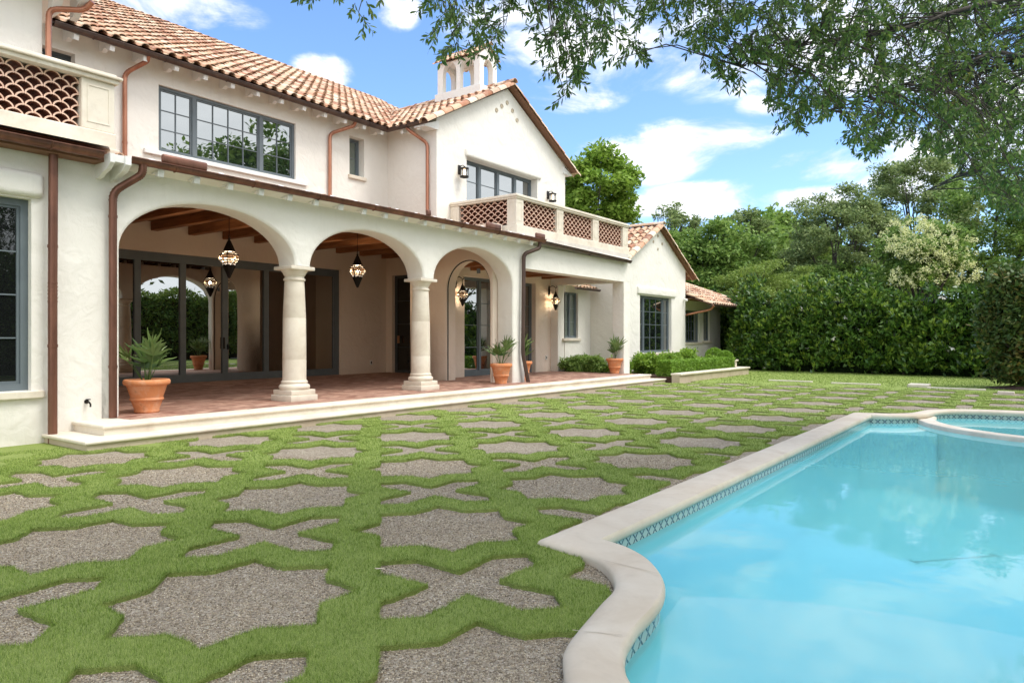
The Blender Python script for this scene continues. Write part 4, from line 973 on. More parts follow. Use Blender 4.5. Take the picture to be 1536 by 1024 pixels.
# star and cross pattern
PA, PR, PX_, PY_ = 1.745, .665, 3.97, 3.50; RA = math.radians(1.3); ca, sa = math.cos(RA), math.sin(RA)
def toW(x, y, i, j): x += i*PA; y += j*PA; return (PX_+x*ca-y*sa, PY_+x*sa+y*ca)
rnd = random.Random(4)
def wob(poly, step, amp):
    out = []
    for k in range(len(poly)):
        a, b = poly[k], poly[(k+1) % len(poly)]; L = math.dist(a, b); n = max(1, int(L/step))
        for q in range(n):
            t_ = q/n; w = amp if q else amp*.5
            out.append((a[0]+(b[0]-a[0])*t_+rnd.uniform(-w,w), a[1]+(b[1]-a[1])*t_+rnd.uniform(-w,w)))
    return out
star = []
for k in range(16):
    a = 2*PI*k/16; r = PR if k % 2 == 0 else PR*.765; star.append((r*math.cos(a), r*math.sin(a)))
cross = []
for k in range(4):
    a = k*PI/2; c_, s_ = math.cos(a), math.sin(a)
    for x, y in ((.14,-.14),(.50,-.165),(.66,0),(.50,.165)): cross.append((x*c_-y*s_, x*s_+y*c_))
XMAX, YMAX = 22.6, 9.3
holes = []; cells = []
for i in range(-4, 11):
    for j in range(-7, 4):
        for kind, base, cx, cy in (('s', star, i, j), ('c', cross, i+.5, j+.5)):
            w = toW(0, 0, cx, cy); d_ = math.hypot(w[0], w[1])
            if kind == 's' and w[0] > XMAX: continue
            if kind == 'c' and w[0] > XMAX-.5: continue
            if w[1] > 9.6 or w[1] < -8 or w[0] < -2.6: continue
            if w[1] > 9.2 and w[0] < 4.6 and kind == 'c': continue
            near = d_ < 12
            pl = [toW(x, y, cx, cy) for x, y in wob(base, .05 if near else .3, .011 if near else .004)]
            A = np.array(pl); 
            if in_poly(A[:,0], A[:,1], pool_hole).any():
                # clip to outside the pool by pulling points onto the pool outline
                o_ = in_poly(A[:,0], A[:,1], pool_hole)
                if o_.all(): continue
                ph = np.array(pool_hole); cpl = []
                for q, (x, y) in enumerate(pl):
                    if o_[q]:
                        dd = np.hypot(ph[:,0]-x, ph[:,1]-y); m_ = ph[dd.argmin()]; c0 = np.array([x-m_[0], y-m_[1]]); L = np.hypot(*c0) or 1; cpl.append((m_[0]-c0[0]/L*.02, m_[1]-c0[1]/L*.02))
                    else: cpl.append((x, y))
                oo = in_poly(np.array(cpl)[:,0], np.array(cpl)[:,1], pool_hole)
                pl = [p for p, bad in zip(cpl, oo) if not bad]
                if len(pl) < 4: continue
            holes.append(pl); cells.append((kind, cx, cy))
TZ = .026
vs, fs = cdt([pool_hole]+holes, [(-9,-9),(34.5,-9),(34.5,12.6),(-9,12.6)], 0)
V = [(v.x, v.y, TZ) for v in vs]; F = [list(f) for f in fs]
ec = {}
for f in F:
    for a, b in zip(f, f[1:]+f[:1]): ec[(a,b)] = ec.get((a,b),0)+1
bnd = [(a,b) for (a,b) in ec if (b,a) not in ec]
low = {}
for a, b in bnd:
    for q in (a, b):
        if q not in low: low[q] = len(V); V.append((V[q][0], V[q][1], -.01))
    F.append([b, a, low[a], low[b]])
me = bpy.data.meshes.new('lawn'); me.from_pydata(V, [], F); lawn = finish('lawn', me, 'turf'); lawn['kind'] = 'structure'
# blades of grass on the turf strips, and loose stone chips on the gravel
def gravel_mask(X, Y):
    x = (X-PX_)*ca+(Y-PY_)*sa; y = -(X-PX_)*sa+(Y-PY_)*ca
    u, v = (x/PA+.5) % 1, (y/PA+.5) % 1; u = np.abs(u-.5)*PA; v = np.abs(v-.5)*PA
    s_ = (np.maximum(u, v) < PR*.7071) | (u+v < PR)
    x2, y2 = np.abs((x/PA) % 1-.5)*PA, np.abs((y/PA) % 1-.5)*PA
    c_ = (x2+y2 < .655) & (np.minimum(x2, y2) < .15)
    return (s_ | c_) & (X < XMAX+.4) & (X > -2.8)
def scatter(d0, d1, dens):
    A = .74*(d1*d1-d0*d0); n = int(A*dens); d = np.sqrt(RNG.uniform(d0*d0, d1*d1, n)); r = d*RNG.uniform(-.74, .74, n)
    X = d*CT+r*ST; Y = d*ST-r*CT; k = ((Y < 9.36) | ((X < 3.95) & (Y < 10.5))) & ~in_poly(X, Y, outer); return X[k], Y[k]
GV, nb = [], 0
for d0, d1, dens, hh, ww in ((2.0,3.6,22000,.021,.0024),(3.6,5.5,16500,.022,.0030),(5.5,8,9000,.023,.0040),(8,12,4000,.024,.0060),(12,19,1000,.028,.010),(19,31,240,.034,.020)):
    X, Y = scatter(d0, d1, dens); k = ~gravel_mask(X, Y); X, Y = X[k], Y[k]; n = len(X)
    az = RNG.uniform(0, 2*PI, n); ln = RNG.uniform(0, .85, n); h_ = hh*RNG.uniform(.5, 1.15, n)
    c1, s1_ = np.cos(az), np.sin(az); tx, ty = X+c1*np.sin(ln)*h_, Y+s1_*np.sin(ln)*h_; tz = TZ+h_*np.cos(ln)
    a2 = RNG.uniform(0, 2*PI, n); wx, wy = np.cos(a2)*ww*.5, np.sin(a2)*ww*.5
    P_ = np.stack([np.stack([X-wx,Y-wy,np.full(n,TZ-.004)],1), np.stack([X+wx,Y+wy,np.full(n,TZ-.004)],1), np.stack([tx,ty,tz],1)],1).reshape(-1,3)
    GV.append(P_); nb += n
ev = []
for a, b in bnd:                       # blades leaning out over the gravel along every cut edge
    A, B = V[a], V[b]; mx_, my_ = (A[0]+B[0])/2, (A[1]+B[1])/2; d_ = mx_*CT+my_*ST
    if not (2 < d_ < 11) or abs(mx_*ST-my_*CT) > .76*d_ or my_ > 9.3: continue
    L = math.hypot(B[0]-A[0], B[1]-A[1])
    if L > 1.0 or L < 1e-6: continue
    n = int(L*(1500 if d_ < 5.5 else 700)); t_ = RNG.uniform(0,1,n); ox, oy = (B[1]-A[1])/L, -(B[0]-A[0])/L
    X = A[0]+(B[0]-A[0])*t_-ox*RNG.uniform(0,.012,n); Y = A[1]+(B[1]-A[1])*t_-oy*RNG.uniform(0,.012,n)
    h_ = RNG.uniform(.012,.034,n); ln = RNG.uniform(-.2,1.35,n); az = np.arctan2(oy,ox)+RNG.normal(0,.7,n); z0 = RNG.uniform(.002,TZ,n); w_ = .0016+.0004*d_; a2 = RNG.uniform(0,2*PI,n)
    ev.append(np.stack([np.stack([X-np.cos(a2)*w_*.5,Y-np.sin(a2)*w_*.5,z0],1), np.stack([X+np.cos(a2)*w_*.5,Y+np.sin(a2)*w_*.5,z0],1), np.stack([X+np.cos(az)*np.sin(ln)*h_,Y+np.sin(az)*np.sin(ln)*h_,z0+np.cos(ln)*h_],1)],1).reshape(-1,3))
GV += ev; GV = np.concatenate(GV); me = mesh_np('grass', GV, np.arange(len(GV)).reshape(-1,3)); gr = finish('grass', me, 'blade'); gr['kind'] = 'stuff'
oc = np.array([(1,0,0),(-1,0,0),(0,1,0),(0,-1,0),(0,0,1),(0,0,-1)], float); of = np.array([(0,2,4),(2,1,4),(1,3,4),(3,0,4),(2,0,5),(1,2,5),(3,1,5),(0,3,5)])
SV, SF, base = [], [], 0
for d0, d1, dens, r_ in ((2.0,3.6,9000,.0034),(3.6,5.5,5500,.0042),(5.5,8.5,2200,.0055)):
    X, Y = scatter(d0, d1, dens); k = gravel_mask(X, Y); X, Y = X[k], Y[k]; n = len(X)
    s_ = RNG.uniform(.5, 1.6, (n,1,1))*r_; jit = RNG.uniform(.55, 1.3, (n,6,3)); an = RNG.uniform(0, 2*PI, n)
    P_ = oc[None]*jit*s_; ca_, sa_ = np.cos(an)[:,None], np.sin(an)[:,None]
    x = P_[...,0]*ca_-P_[...,1]*sa_; y = P_[...,0]*sa_+P_[...,1]*ca_; z = P_[...,2]*.8+.002
    P_ = np.stack([x+X[:,None], y+Y[:,None], z], -1).reshape(-1,3); SV.append(P_); SF.append((of[None]+base+6*np.arange(n)[:,None,None]).reshape(-1,3)); base += 6*n
me = mesh_np('gravel_stones', np.concatenate(SV), np.concatenate(SF)); gs = finish('gravel_stones', me, 'stone_chip'); gs['kind'] = 'stuff'
# stone strips at the far edge of the pattern
for k, (x, y, rz, L, w, lab) in enumerate(((23.6,6.3,-1.62,1.35,.12,'pale stone strip flush in the turf, left of the square block'),(23.3,4.35,-1.62,1.35,.12,'long pale stone strip in the turf, right of the first strip'),(22.6,1.75,-1.60,1.35,.14,'pale stone strip in the turf just right of the square block'),(21.9,.62,-1.6,.35,.16,'short pale stone piece in the turf left of the bush'),(21.5,-.45,-1.6,1.4,.16,'pale stone strip in the turf in front of the rusty bush'))):
    mb = MB(); mb.rbox(-L/2,L/2,-w/2,w/2,-.02,.065,.01); o = mb.build('stone_strip','limestone'); o.location = (x,y,0); o.rotation_euler = (0,0,rz); o['label'] = lab; o['category'] = 'stone strip'; o['group'] = 'stone strips edging the patterned lawn'
mb = MB(); mb.rbox(-.30,.30,-.26,.26,-.02,.11,.02); o = mb.build('stepping_stone','limestone'); o.location = (23.2,2.68,0); o['label'] = 'square pale stone block lying on the turf beyond the pool'; o['category'] = 'stone block'
# fallen leaves
for k, (x, y, rz, lab) in enumerate(((1.32,4.45,.4,'orange fallen leaf on the gravel at the left edge'),(2.92,3.07,1.9,'pale fallen leaf on the grass between two gravel stars'))):
    mb = MB(); pts = [(-.035,0,0),(-.012,.014,.006),(.018,.012,.004),(.04,0,.010),(.018,-.012,.006),(-.012,-.014,.008)]; mb.face(pts); o = mb.build('fallen_leaf','dry_leaf' if k == 0 else 'pale_leaf') if False else mb.build('fallen_leaf','pot_clay' if k == 0 else 'riser_stone')
    o.location = (x,y,.012 if k == 0 else .062); o.rotation_euler = (.15,.1,rz); o['label'] = lab; o['category'] = 'leaf'
# planter wall
rw = thing('planter_wall', 'low stone retaining wall with a pale cap in front of the boxwood', 'wall', (24,8.9,0), world=True)
mb = MB(); mb.box(20.9,27.45,8.86,9.12,-.05,.25); mb.box(27.18,27.45,9.12,11.6,-.05,.25); mb.build('wall','riser_stone',rw)
mb = MB(); mb.rbox(20.9,27.50,8.81,9.16,.25,.31,.015); mb.rbox(27.13,27.5,9.16,11.6,.25,.31,.015); mb.build('cap','limestone',rw)
mb = MB(); mb.rbox(27.10,27.42,9.3,9.7,.31,.52,.01); mb.rbox(27.05,27.47,9.25,9.75,.52,.58,.012); mb.build('end_block','limestone',rw)
mb = MB(); mb.box(20.96,27.2,9.13,11.88,-.04,.20); mb.box(20.95,22.6,11.88,13.0,-.04,.20); o = mb.build('planting_soil','soil'); o['kind'] = 'structure'
# ------------------------------------------------------------------ FOLIAGE
def rand_unit(n):
    v = RNG.normal(size=(n,3)); return v/np.linalg.norm(v,axis=1,keepdims=True)
def leaf_arrays(C, size, aspect=.42, up=.5, jit=.35, direction=None, fold=.15):
    """C (N,3) leaf bases; returns quads. up biases the leaf normal upwards"""
    n = len(C); nrm = rand_unit(n); nrm[:,2] = np.abs(nrm[:,2])+up; nrm /= np.linalg.norm(nrm,axis=1,keepdims=True)
    d = rand_unit(n) if direction is None else direction+rand_unit(n)*.45
    d -= (d*nrm).sum(1,keepdims=True)*nrm; d /= np.linalg.norm(d,axis=1,keepdims=True)+1e-9
    s = np.cross(nrm, d); L = size*RNG.uniform(1-jit, 1+jit, (n,1)); W = L*aspect*.5
    mid = C+d*L*.45
    V = np.stack([C, mid+s*W+nrm*L*fold*.3, C+d*L, mid-s*W+nrm*L*fold*.3], 1).reshape(-1,3)
    return V
def leaf_mesh(name, V, mat, parent=None, **p):
    me = mesh_np(name, V, np.arange(len(V)).reshape(-1,4)); return finish(name, me, mat, parent, **p)
def crown_points(n, clumps, rad, flat=.6, shell=.55):
    """clumps (K,4): centre and radius; points gathered near the outside of each clump"""
    w = clumps[:,3]**2; k = RNG.choice(len(clumps), n, p=w/w.sum()); u = rand_unit(n)
    r = (RNG.uniform(0,1,(n,1))**shell)*clumps[k,3:4]; u[:,2] *= flat
    return clumps[k,:3]+u*r
def make_clumps(c, R, n, cr, seed, lowcut=-.5):
    g = np.random.default_rng(seed); out = []
    while len(out) < n:
        u = g.normal(size=3); u /= np.linalg.norm(u)
        if u[2] < lowcut: continue
        rr = g.uniform(.35, 1.0)**.6; out.append((c[0]+u[0]*R[0]*rr, c[1]+u[1]*R[1]*rr, c[2]+u[2]*R[2]*rr, cr*g.uniform(.55,1.25)))
    return np.array(out)
def tree(name, label, cat, base, c, R, nclump, cr, nleaf, size, mat, seed, group=None, trunk=.25, aspect=.45, up=.45, flat=.6, twiggy=0, lowcut=-.5, shell=.5):
    t_ = thing(name, label, cat, base, group, world=True)
    cl = make_clumps(c, R, nclump, cr*1.12, seed, lowcut); P_ = crown_points(int(nleaf*1.35), cl, cr, flat, shell)
    leaf_mesh('crown', leaf_arrays(P_, size*1.22, aspect*1.1, up), mat, t_)
    rnd = random.Random(seed); mb = MB(); b = Vector(base); top = Vector((c[0], c[1], c[2]-R[2]*.25))
    m = (b+top)/2+Vector((rnd.uniform(-.3,.3), rnd.uniform(-.3,.3), 0)); fork = b+(m-b)*.95
    mb.tube([tuple(b-Vector((0,0,.1))), tuple(b+Vector((0,0,.3))), tuple(fork)], [trunk*1.3, trunk, trunk*.7], 8)
    for k in range(min(nclump, 16+twiggy)):
        q = cl[(k*7) % nclump]; e = Vector(q[:3]); h = fork.lerp(e, .5)+Vector((rnd.uniform(-.3,.3), rnd.uniform(-.3,.3), .1+R[2]*.05))
        mb.tube([tuple(fork), tuple(h), tuple(e)], [trunk*.42, trunk*.22, trunk*.05], 5)
        for _ in range(2):
            e2 = e+Vector((rnd.uniform(-1,1), rnd.uniform(-1,1), rnd.uniform(-.2,.9)))*cr*.8; mb.tube([tuple(h.lerp(e,.5)), tuple(e2)], [trunk*.12, trunk*.03], 4)
    mb.build('trunk', 'bark', t_, 60)
    return t_, cl
def world_pt(px, py, d):
    """direction of a photo pixel (1536 wide) at forward distance d"""
    a, b = (px-768)/1080, (507-py)/1080
    return (d*(CT+a*ST), d*(ST-a*CT), H+b*d)
def wtree(px, py, d, rx, rz, name, label, cat='tree', depth=None, **k):
    c = world_pt(px, py, d); s = d/1080; R = (rx*s, (depth or rx*s), rz*s)
    return tree(name, label, cat, (c[0], c[1], 0), c, R, **k)
BG = 'trees massed behind the clipped hedge'
wtree(893,296,46,58,68,'shade_tree','bright yellow green broadleaf tree rising behind the balcony and gable', nclump=60, cr=.85, nleaf=15000, size=.26, mat='bright_leaf', seed=1, group=None, lowcut=-.9, shell=.75)
wtree(1000,345,52,52,42,'airy_tree','thin dark airy tree against the sky beside the yellow green tree', nclump=34, cr=.55, nleaf=2600, size=.20, mat='grey_leaf', seed=2, twiggy=30, lowcut=-.8)
wtree(1000,420,48,90,72,'evergreen_tree','dark green oak crown just above the lower gable roof', nclump=90, cr=1.0, nleaf=17000, size=.24, mat='mid_leaf', seed=3, group=BG, lowcut=-.9)
wtree(1090,415,46,78,82,'evergreen_tree','dark green oak crown left of the pale drooping cypress', nclump=90, cr=.95, nleaf=17000, size=.23, mat='mid_leaf', seed=4, group=BG, lowcut=-.9)
wtree(1165,372,56,62,46,'light_tree','light green crown showing between two darker oaks', nclump=50, cr=.95, nleaf=7500, size=.26, mat='cypress_leaf', seed=5, group=BG, lowcut=-.9)
wtree(1120,345,50,44,30,'airy_tree','ragged thin treetop against the sky above the hedge', nclump=30, cr=.5, nleaf=2400, size=.18, mat='grey_leaf', seed=25, twiggy=30, lowcut=-.8)
wtree(1160,455,36,100,62,'cypress','feathery yellow green cypress drooping over the hedge', nclump=110, cr=.62, nleaf=26000, size=.115, mat='cypress_leaf', seed=6, aspect=.30, flat=.35, lowcut=-.8, twiggy=24)
wtree(1040,480,38,70,40,'cypress','low feathery cypress behind the lowest tiled roof', nclump=70, cr=.62, nleaf=14000, size=.12, mat='mid_leaf', seed=7, aspect=.30, flat=.4, lowcut=-.9)
wtree(1262,365,42,90,80,'oak_tree','grey green live oak with a ragged top right of the middle', nclump=120, cr=.72, nleaf=26000, size=.15, mat='grey_leaf', seed=8, group=BG, flat=.5, lowcut=-.9, twiggy=20, shell=.7)
wtree(1375,345,50,90,115,'oak_tree','tall grey green oak behind the cream flowering tree', nclump=130, cr=.9, nleaf=26000, size=.19, mat='grey_leaf', seed=9, group=BG, flat=.5, lowcut=-.9, twiggy=20, shell=.7)
wtree(1500,360,40,100,130,'oak_tree','broad live oak filling the right edge behind the flowering tree', nclump=140, cr=.85, nleaf=30000, size=.16, mat='mid_leaf', seed=10, group=BG, flat=.5, lowcut=-.95, shell=.7)
wtree(1640,330,44,110,160,'oak_tree','tall oak beyond the right edge of the lawn', nclump=90, cr=1.2, nleaf=12000, size=.24, mat='mid_leaf', seed=11, group=BG, lowcut=-.9)
wtree(1285,450,39,80,60,'evergreen_tree','dark evergreen just above the middle of the hedge', nclump=90, cr=.7, nleaf=15000, size=.15, mat='mid_leaf', seed=12, group=BG, lowcut=-.9)
wtree(1190,420,60,300,90,'treeline','unbroken dark treeline closing the garden far behind the hedge', nclump=200, cr=1.8, nleaf=26000, size=.42, mat='mid_leaf', seed=13, lowcut=-.95, depth=3)
# flowering tree
ft, cl = wtree(1385,385,35,62,58,'flowering_tree','small tree covered in cream flower panicles above the hedge', nclump=60, cr=.55, nleaf=13000, size=.15, mat='mid_leaf', seed=14, lowcut=-.9)
c = np.array(world_pt(1385,385,35)); pan = []
for (px, py, rx, ry, n) in ((1378,362,58,36,110),(1370,420,45,16,26),(1430,412,45,22,34),(1450,375,24,14,10)):
    for _ in range(int(n*1.25)):
        a = RNG.uniform(0, 2*PI); q = math.sqrt(RNG.uniform(0,1)); p = np.array(world_pt(px+rx*q*math.cos(a), py+ry*q*math.sin(a), 32.9+RNG.uniform(-.4,.8)))
        m_ = 34; z = RNG.uniform(0, 1, (m_,1)); pan.append(p+np.hstack([RNG.normal(size=(m_,2))*.10*(1.15-z), z*.24]))
leaf_mesh('blossom', leaf_arrays(np.concatenate(pan), .062, .8, .2), 'blossom', ft)
# hedge: clipped magnolia wall
hd = thing('magnolia_hedge', 'tall clipped wall of glossy dark magnolia closing the far side of the lawn', 'hedge', (31, 4, 0), world=True)
path = [(29.0,-9),(29.3,-3),(29.7,1.4),(30.7,9.0),(31.6,10.6),(34.6,11.6),(35.6,14),(36,18)]
hp = []
def tuft_hedge(path, top, per_m2, leaves, r0, seed, tv=.42):
    """the hedge as overlapping leafy shoots, each a little fan of leaves round its tip"""
    g = np.random.default_rng(seed); C = []; Nn = []
    for (x0,y0),(x1,y1) in zip(path, path[1:]):
        L = math.hypot(x1-x0, y1-y0); tx, ty = (x1-x0)/L, (y1-y0)/L; nx_, ny_ = -ty, tx; n = int(L*top*per_m2)
        u = g.uniform(0, L, n); z = g.uniform(.05, 1, n)**.93; s = x0+u*tx+y0+u*ty
        tt = top+tv*np.sin(s*.9)+tv*.6*np.sin(s*2.3+1)+tv*.4*np.sin(s*5.1+2); z = z*tt
        dp = g.uniform(-.30, .45, n)+np.clip(z/tt-.82, 0, 1)*3.2+.15*np.sin(s*3.3+z*2.7); C.append(np.stack([x0+tx*u-nx_*dp, y0+ty*u-ny_*dp, z+g.uniform(0,.25,n)*(z/tt > .9)], 1)); Nn.append(np.tile([nx_,ny_,0.0],(n,1)))
    C = np.concatenate(C); Nn = np.concatenate(Nn); k = len(C)
    ax = Nn*.75+np.array([0,0,.75])+g.normal(size=(k,3))*.35; ax /= np.linalg.norm(ax,axis=1,keepdims=True)
    sc = g.uniform(.7,1.3,(k,1)); B = np.repeat(C, leaves, 0)+g.normal(size=(k*leaves,3))*r0*.35*np.repeat(sc,leaves,0); D = np.repeat(ax, leaves, 0)*.75+g.normal(size=(k*leaves,3))*.48
    return C, B, D
def hedge_pts(path, top, thick, n_per_m2, arr, topvar=.30, seed=5):
    g = np.random.default_rng(seed)
    for (x0,y0),(x1,y1) in zip(path, path[1:]):
        L = math.hypot(x1-x0, y1-y0); tx, ty = (x1-x0)/L, (y1-y0)/L; nx_, ny_ = -ty, tx      # outward: towards the lawn
        n = int(L*top*n_per_m2); u = g.uniform(0, L, n); z = g.uniform(.12, 1, n)*top
        z += topvar*np.sin((x0+u*tx+y0+u*ty)*1.7)*np.clip(z/top-.6, 0, 1)*2
        lump = .16*np.sin(u*2.1+z*1.3)+.12*np.sin(u*4.7-z*3.1)+.10*np.sin(z*5.3+u)
        dp = g.uniform(0, 1, n)**1.6*thick*.45 - lump*.8
        arr.append(np.stack([x0+tx*u-nx_*dp*-1*-1, y0+ty*u-ny_*dp, z], 1))
        m = int(L*thick*n_per_m2*.8); u = g.uniform(0, L, m); q = g.uniform(0, thick, m)
        arr.append(np.stack([x0+tx*u-nx_*q, y0+ty*u-ny_*q, top+g.uniform(-.25,.15,m)+topvar*.8*np.sin((x0+u*tx+y0+u*ty)*1.7)], 1))
HC, B_, D_ = tuft_hedge(path, 3.30, 62, 11, .20, 5)
def dir_leaves(C, D, size, aspect, jit=.3):
    d = D/np.linalg.norm(D,axis=1,keepdims=True); s = np.cross(d, RNG.normal(size=d.shape)+np.array([-.3,0,.9])); s /= np.linalg.norm(s,axis=1,keepdims=True)+1e-9; nn = np.cross(s, d); L = size*RNG.uniform(1-jit,1+jit,(len(C),1)); W = L*aspect*.5
    mid = C+d*L*.5; return np.stack([C, mid+s*W+nn*L*.06, C+d*L, mid-s*W+nn*L*.06],1).reshape(-1,3)
leaf_mesh('foliage', dir_leaves(B_, D_, .20, .42), 'magnolia_leaf', hd)
k = RNG.choice(len(HC), 1500, replace=False); sp = np.repeat(HC[k], 9, 0)+np.array([-.10,0,.06])+RNG.normal(size=(13500,3))*.035; D2 = np.tile([-.45,0,.9],(13500,1))+RNG.normal(size=(13500,3))*.45
leaf_mesh('new_growth', dir_leaves(sp, D2, .17, .36), 'new_leaf', hd)
k = RNG.choice(len(HC), 30, replace=False)
for c_ in HC[k]:
    fl = np.tile(c_+np.array([-.22,0,0]),(8,1))+RNG.normal(size=(8,3))*.02; leaf_mesh('flower', leaf_arrays(fl, .11, .7, .3), 'white_bloom', hd)
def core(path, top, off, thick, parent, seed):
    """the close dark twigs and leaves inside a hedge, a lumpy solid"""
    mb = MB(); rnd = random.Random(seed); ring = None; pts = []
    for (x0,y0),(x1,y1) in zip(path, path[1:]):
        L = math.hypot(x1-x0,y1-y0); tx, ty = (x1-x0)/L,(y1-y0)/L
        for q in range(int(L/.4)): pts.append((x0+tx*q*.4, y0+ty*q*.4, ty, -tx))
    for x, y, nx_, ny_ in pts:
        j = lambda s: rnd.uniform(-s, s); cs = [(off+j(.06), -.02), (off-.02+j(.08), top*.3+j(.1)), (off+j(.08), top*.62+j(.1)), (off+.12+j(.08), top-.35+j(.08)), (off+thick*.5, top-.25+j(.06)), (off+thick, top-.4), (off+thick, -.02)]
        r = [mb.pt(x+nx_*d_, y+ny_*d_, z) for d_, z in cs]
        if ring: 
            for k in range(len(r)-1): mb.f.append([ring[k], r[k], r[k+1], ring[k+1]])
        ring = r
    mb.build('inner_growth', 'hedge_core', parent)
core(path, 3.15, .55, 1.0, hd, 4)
mb = MB()
for (x0,y0),(x1,y1) in zip(path, path[1:]):
    L = math.hypot(x1-x0,y1-y0); tx, ty = (x1-x0)/L,(y1-y0)/L; nx_, ny_ = ty, -tx
    for q in range(int(L/1.1)):
        bx, by = x0+tx*(q+.5)*1.1+nx_*.6, y0+ty*(q+.5)*1.1+ny_*.6
        mb.tube([(bx,by,-.05),(bx+.1,by,1.5),(bx,by+.1,3.0)],[.07,.05,.02],6)
        for w in range(5): mb.tube([(bx,by,.5+w*.5),(bx-.5,by+random.uniform(-.6,.6),1.0+w*.5)],[.02,.006],4)
mb.build('stems','bark',hd)
# rusty magnolia at the right edge
rb, _ = tree('magnolia_bush','rusty green rounded magnolia bush at the right edge of the lawn','bush',(24.0,.35,0),(24.1,.32,1.62),(.80,.85,1.6),90,.36,15000,.13,'rust_leaf',31,trunk=.06,aspect=.42,up=.2,flat=1.0,lowcut=-1,shell=.6)
mb = MB(); n = 24; pts = [(24.0+.85*math.cos(2*PI*k/n)*(1+.06*math.sin(3*k)), .35+.85*math.sin(2*PI*k/n)*(1+.06*math.cos(2*k))) for k in range(n)]
for k in range(n): mb.face([(24.0,.35,.13),(*pts[k],.03),(*pts[(k+1)%n],.03)])
o = mb.build('mulch_mound','soil'); o['kind'] = 'structure'
# boxwood hedge and bed planting
def bush(name, label, cat, x0, x1, y0, y1, z0, z1, n, size, mat, group=None, loc=None, lumps=.06, stems=True):
    t_ = thing(name, label, cat, ((x0+x1)/2,(y0+y1)/2,z0), group, world=True)
    P_ = RNG.uniform(0,1,(n,3)); face = RNG.choice(3, n, p=[.42,.40,.18]); x = x0+(x1-x0)*P_[:,0]; y = y0+(y1-y0)*P_[:,1]; z = z0+(z1-z0)*P_[:,2]
    dd = RNG.uniform(0,1,n)**2*.10; lump = lumps*np.sin(x*5.1+y*2)+lumps*.7*np.sin(x*9.7-1)
    y = np.where(face==0, y0+dd-lump*.4, y); z = np.where(face==1, z1-dd+lump*.5, z); e = RNG.random(n) < .5
    x = np.where((face==2)&e, x1-dd, x); x = np.where((face==2)&~e, x0+dd, x)
    P_ = np.stack([x,y,z],1)
    leaf_mesh('foliage', leaf_arrays(P_, size, .5, .35), mat, t_)
    mb = MB()
    for k in range(max(3,int((x1-x0)*3))):
        bx, by = x0+(x1-x0)*(k+.5)/max(3,int((x1-x0)*3)), (y0+y1)/2; mb.tube([(bx,by,z0-.03),(bx+.03,by,z0+(z1-z0)*.5)],[.014,.008],5); mb.tube([(bx,by,z0+.05),(bx+.12,by-.1,z1-.08)],[.009,.004],4); mb.tube([(bx,by,z0+.05),(bx-.12,by+.1,z1-.08)],[.009,.004],4)
    mb.build('stems','bark',t_); return t_
bush('boxwood_hedge','long low clipped boxwood hedge along the planter wall','hedge',21.05,26.9,9.20,9.70,.20,.68,21000,.055,'boxwood_leaf',lumps=.02)
def shrub(x, y, z0, r, h, n, size, mat, seed, name, label, aspect=.4, group='loose shrubs in the bed below the gable window'):
    t_, _ = tree(name,label,'shrub',(x,y,z0),(x,y,z0+h*.5),(r,r*.8,h*.5),34,r*.33,n,size,mat,seed,group=group,trunk=.02,aspect=aspect,up=.25,flat=1.0,lowcut=-.8,shell=.7); return t_
SH = [(21.5,11.25,.36,.52,'yellow green shrub against the porch pier at the left of the bed'),(22.3,10.6,.42,.58,'second bright shrub from the porch in the planter bed'),(23.1,11.0,.42,.62,'fine leaved shrub below the left edge of the big grid window'),
      (23.9,10.5,.42,.60,'bright green shrub below the middle of the big grid window'),(24.7,10.9,.42,.64,'leafy shrub below the right edge of the big grid window'),(25.5,10.5,.45,.72,'taller bright shrub in front of the gable corner'),(26.4,10.9,.42,.78,'airy light green shrub right of the gable corner'),(26.8,10.1,.30,.45,'small shrub at the right end of the planter bed')]
for k, (x, y, r, h, lab) in enumerate(SH): shrub(x, y, .2, r*1.25, h, 3400, .085, 'shrub_leaf', 60+k, 'garden_shrub', lab)
# strappy plant
def strap(x, y, z, n, L, lab, seed):
    t_ = thing('strap_leaf_plant', lab, 'plant', (x,y,z), 'strap leaved plants in the beds', world=True); mb = MB(); rnd = random.Random(seed)
    for _ in range(n):
        az = rnd.uniform(0,2*PI); ln = rnd.uniform(.15,.9); l = L*rnd.uniform(.6,1); w = .014; b = Vector((x+rnd.uniform(-.1,.1),y+rnd.uniform(-.1,.1),z)); d = Vector((math.cos(az),math.sin(az),0)); s = Vector((-d.y,d.x,0))*w; pr = None
        for e in range(6):
            u_ = e/5; c_ = b+d*(l*math.sin(ln)*u_)+Vector((0,0,l*(math.cos(ln)*u_-.35*u_*u_))); q = (tuple(c_-s*(1-u_*.9)), tuple(c_+s*(1-u_*.9)))
            if pr: mb.face([pr[0],pr[1],q[1],q[0]])
            pr = q
    mb.build('leaves','mid_leaf',t_,fix=False)
strap(27.0,11.2,.2,70,.75,'strap leaved plant at the right end of the planter bed, near the clipped balls',3); strap(20.75,12.3,.2,50,.70,'strap leaved plant behind the potted palm at the far end of the porch',4)
for k, (x, y, lab) in enumerate(((20.95,12.75,'dark bush under the narrow window behind the porch, left one'),(21.6,12.5,'dark bush under the narrow window behind the porch, middle one'),(21.2,12.0,'dark bush nearest the porch pier behind the last potted palm'))):
    shrub(x, y, .15, .45, .62, 3600, .075, 'mid_leaf', 80+k, 'garden_shrub', lab, group='bushes behind the porch')
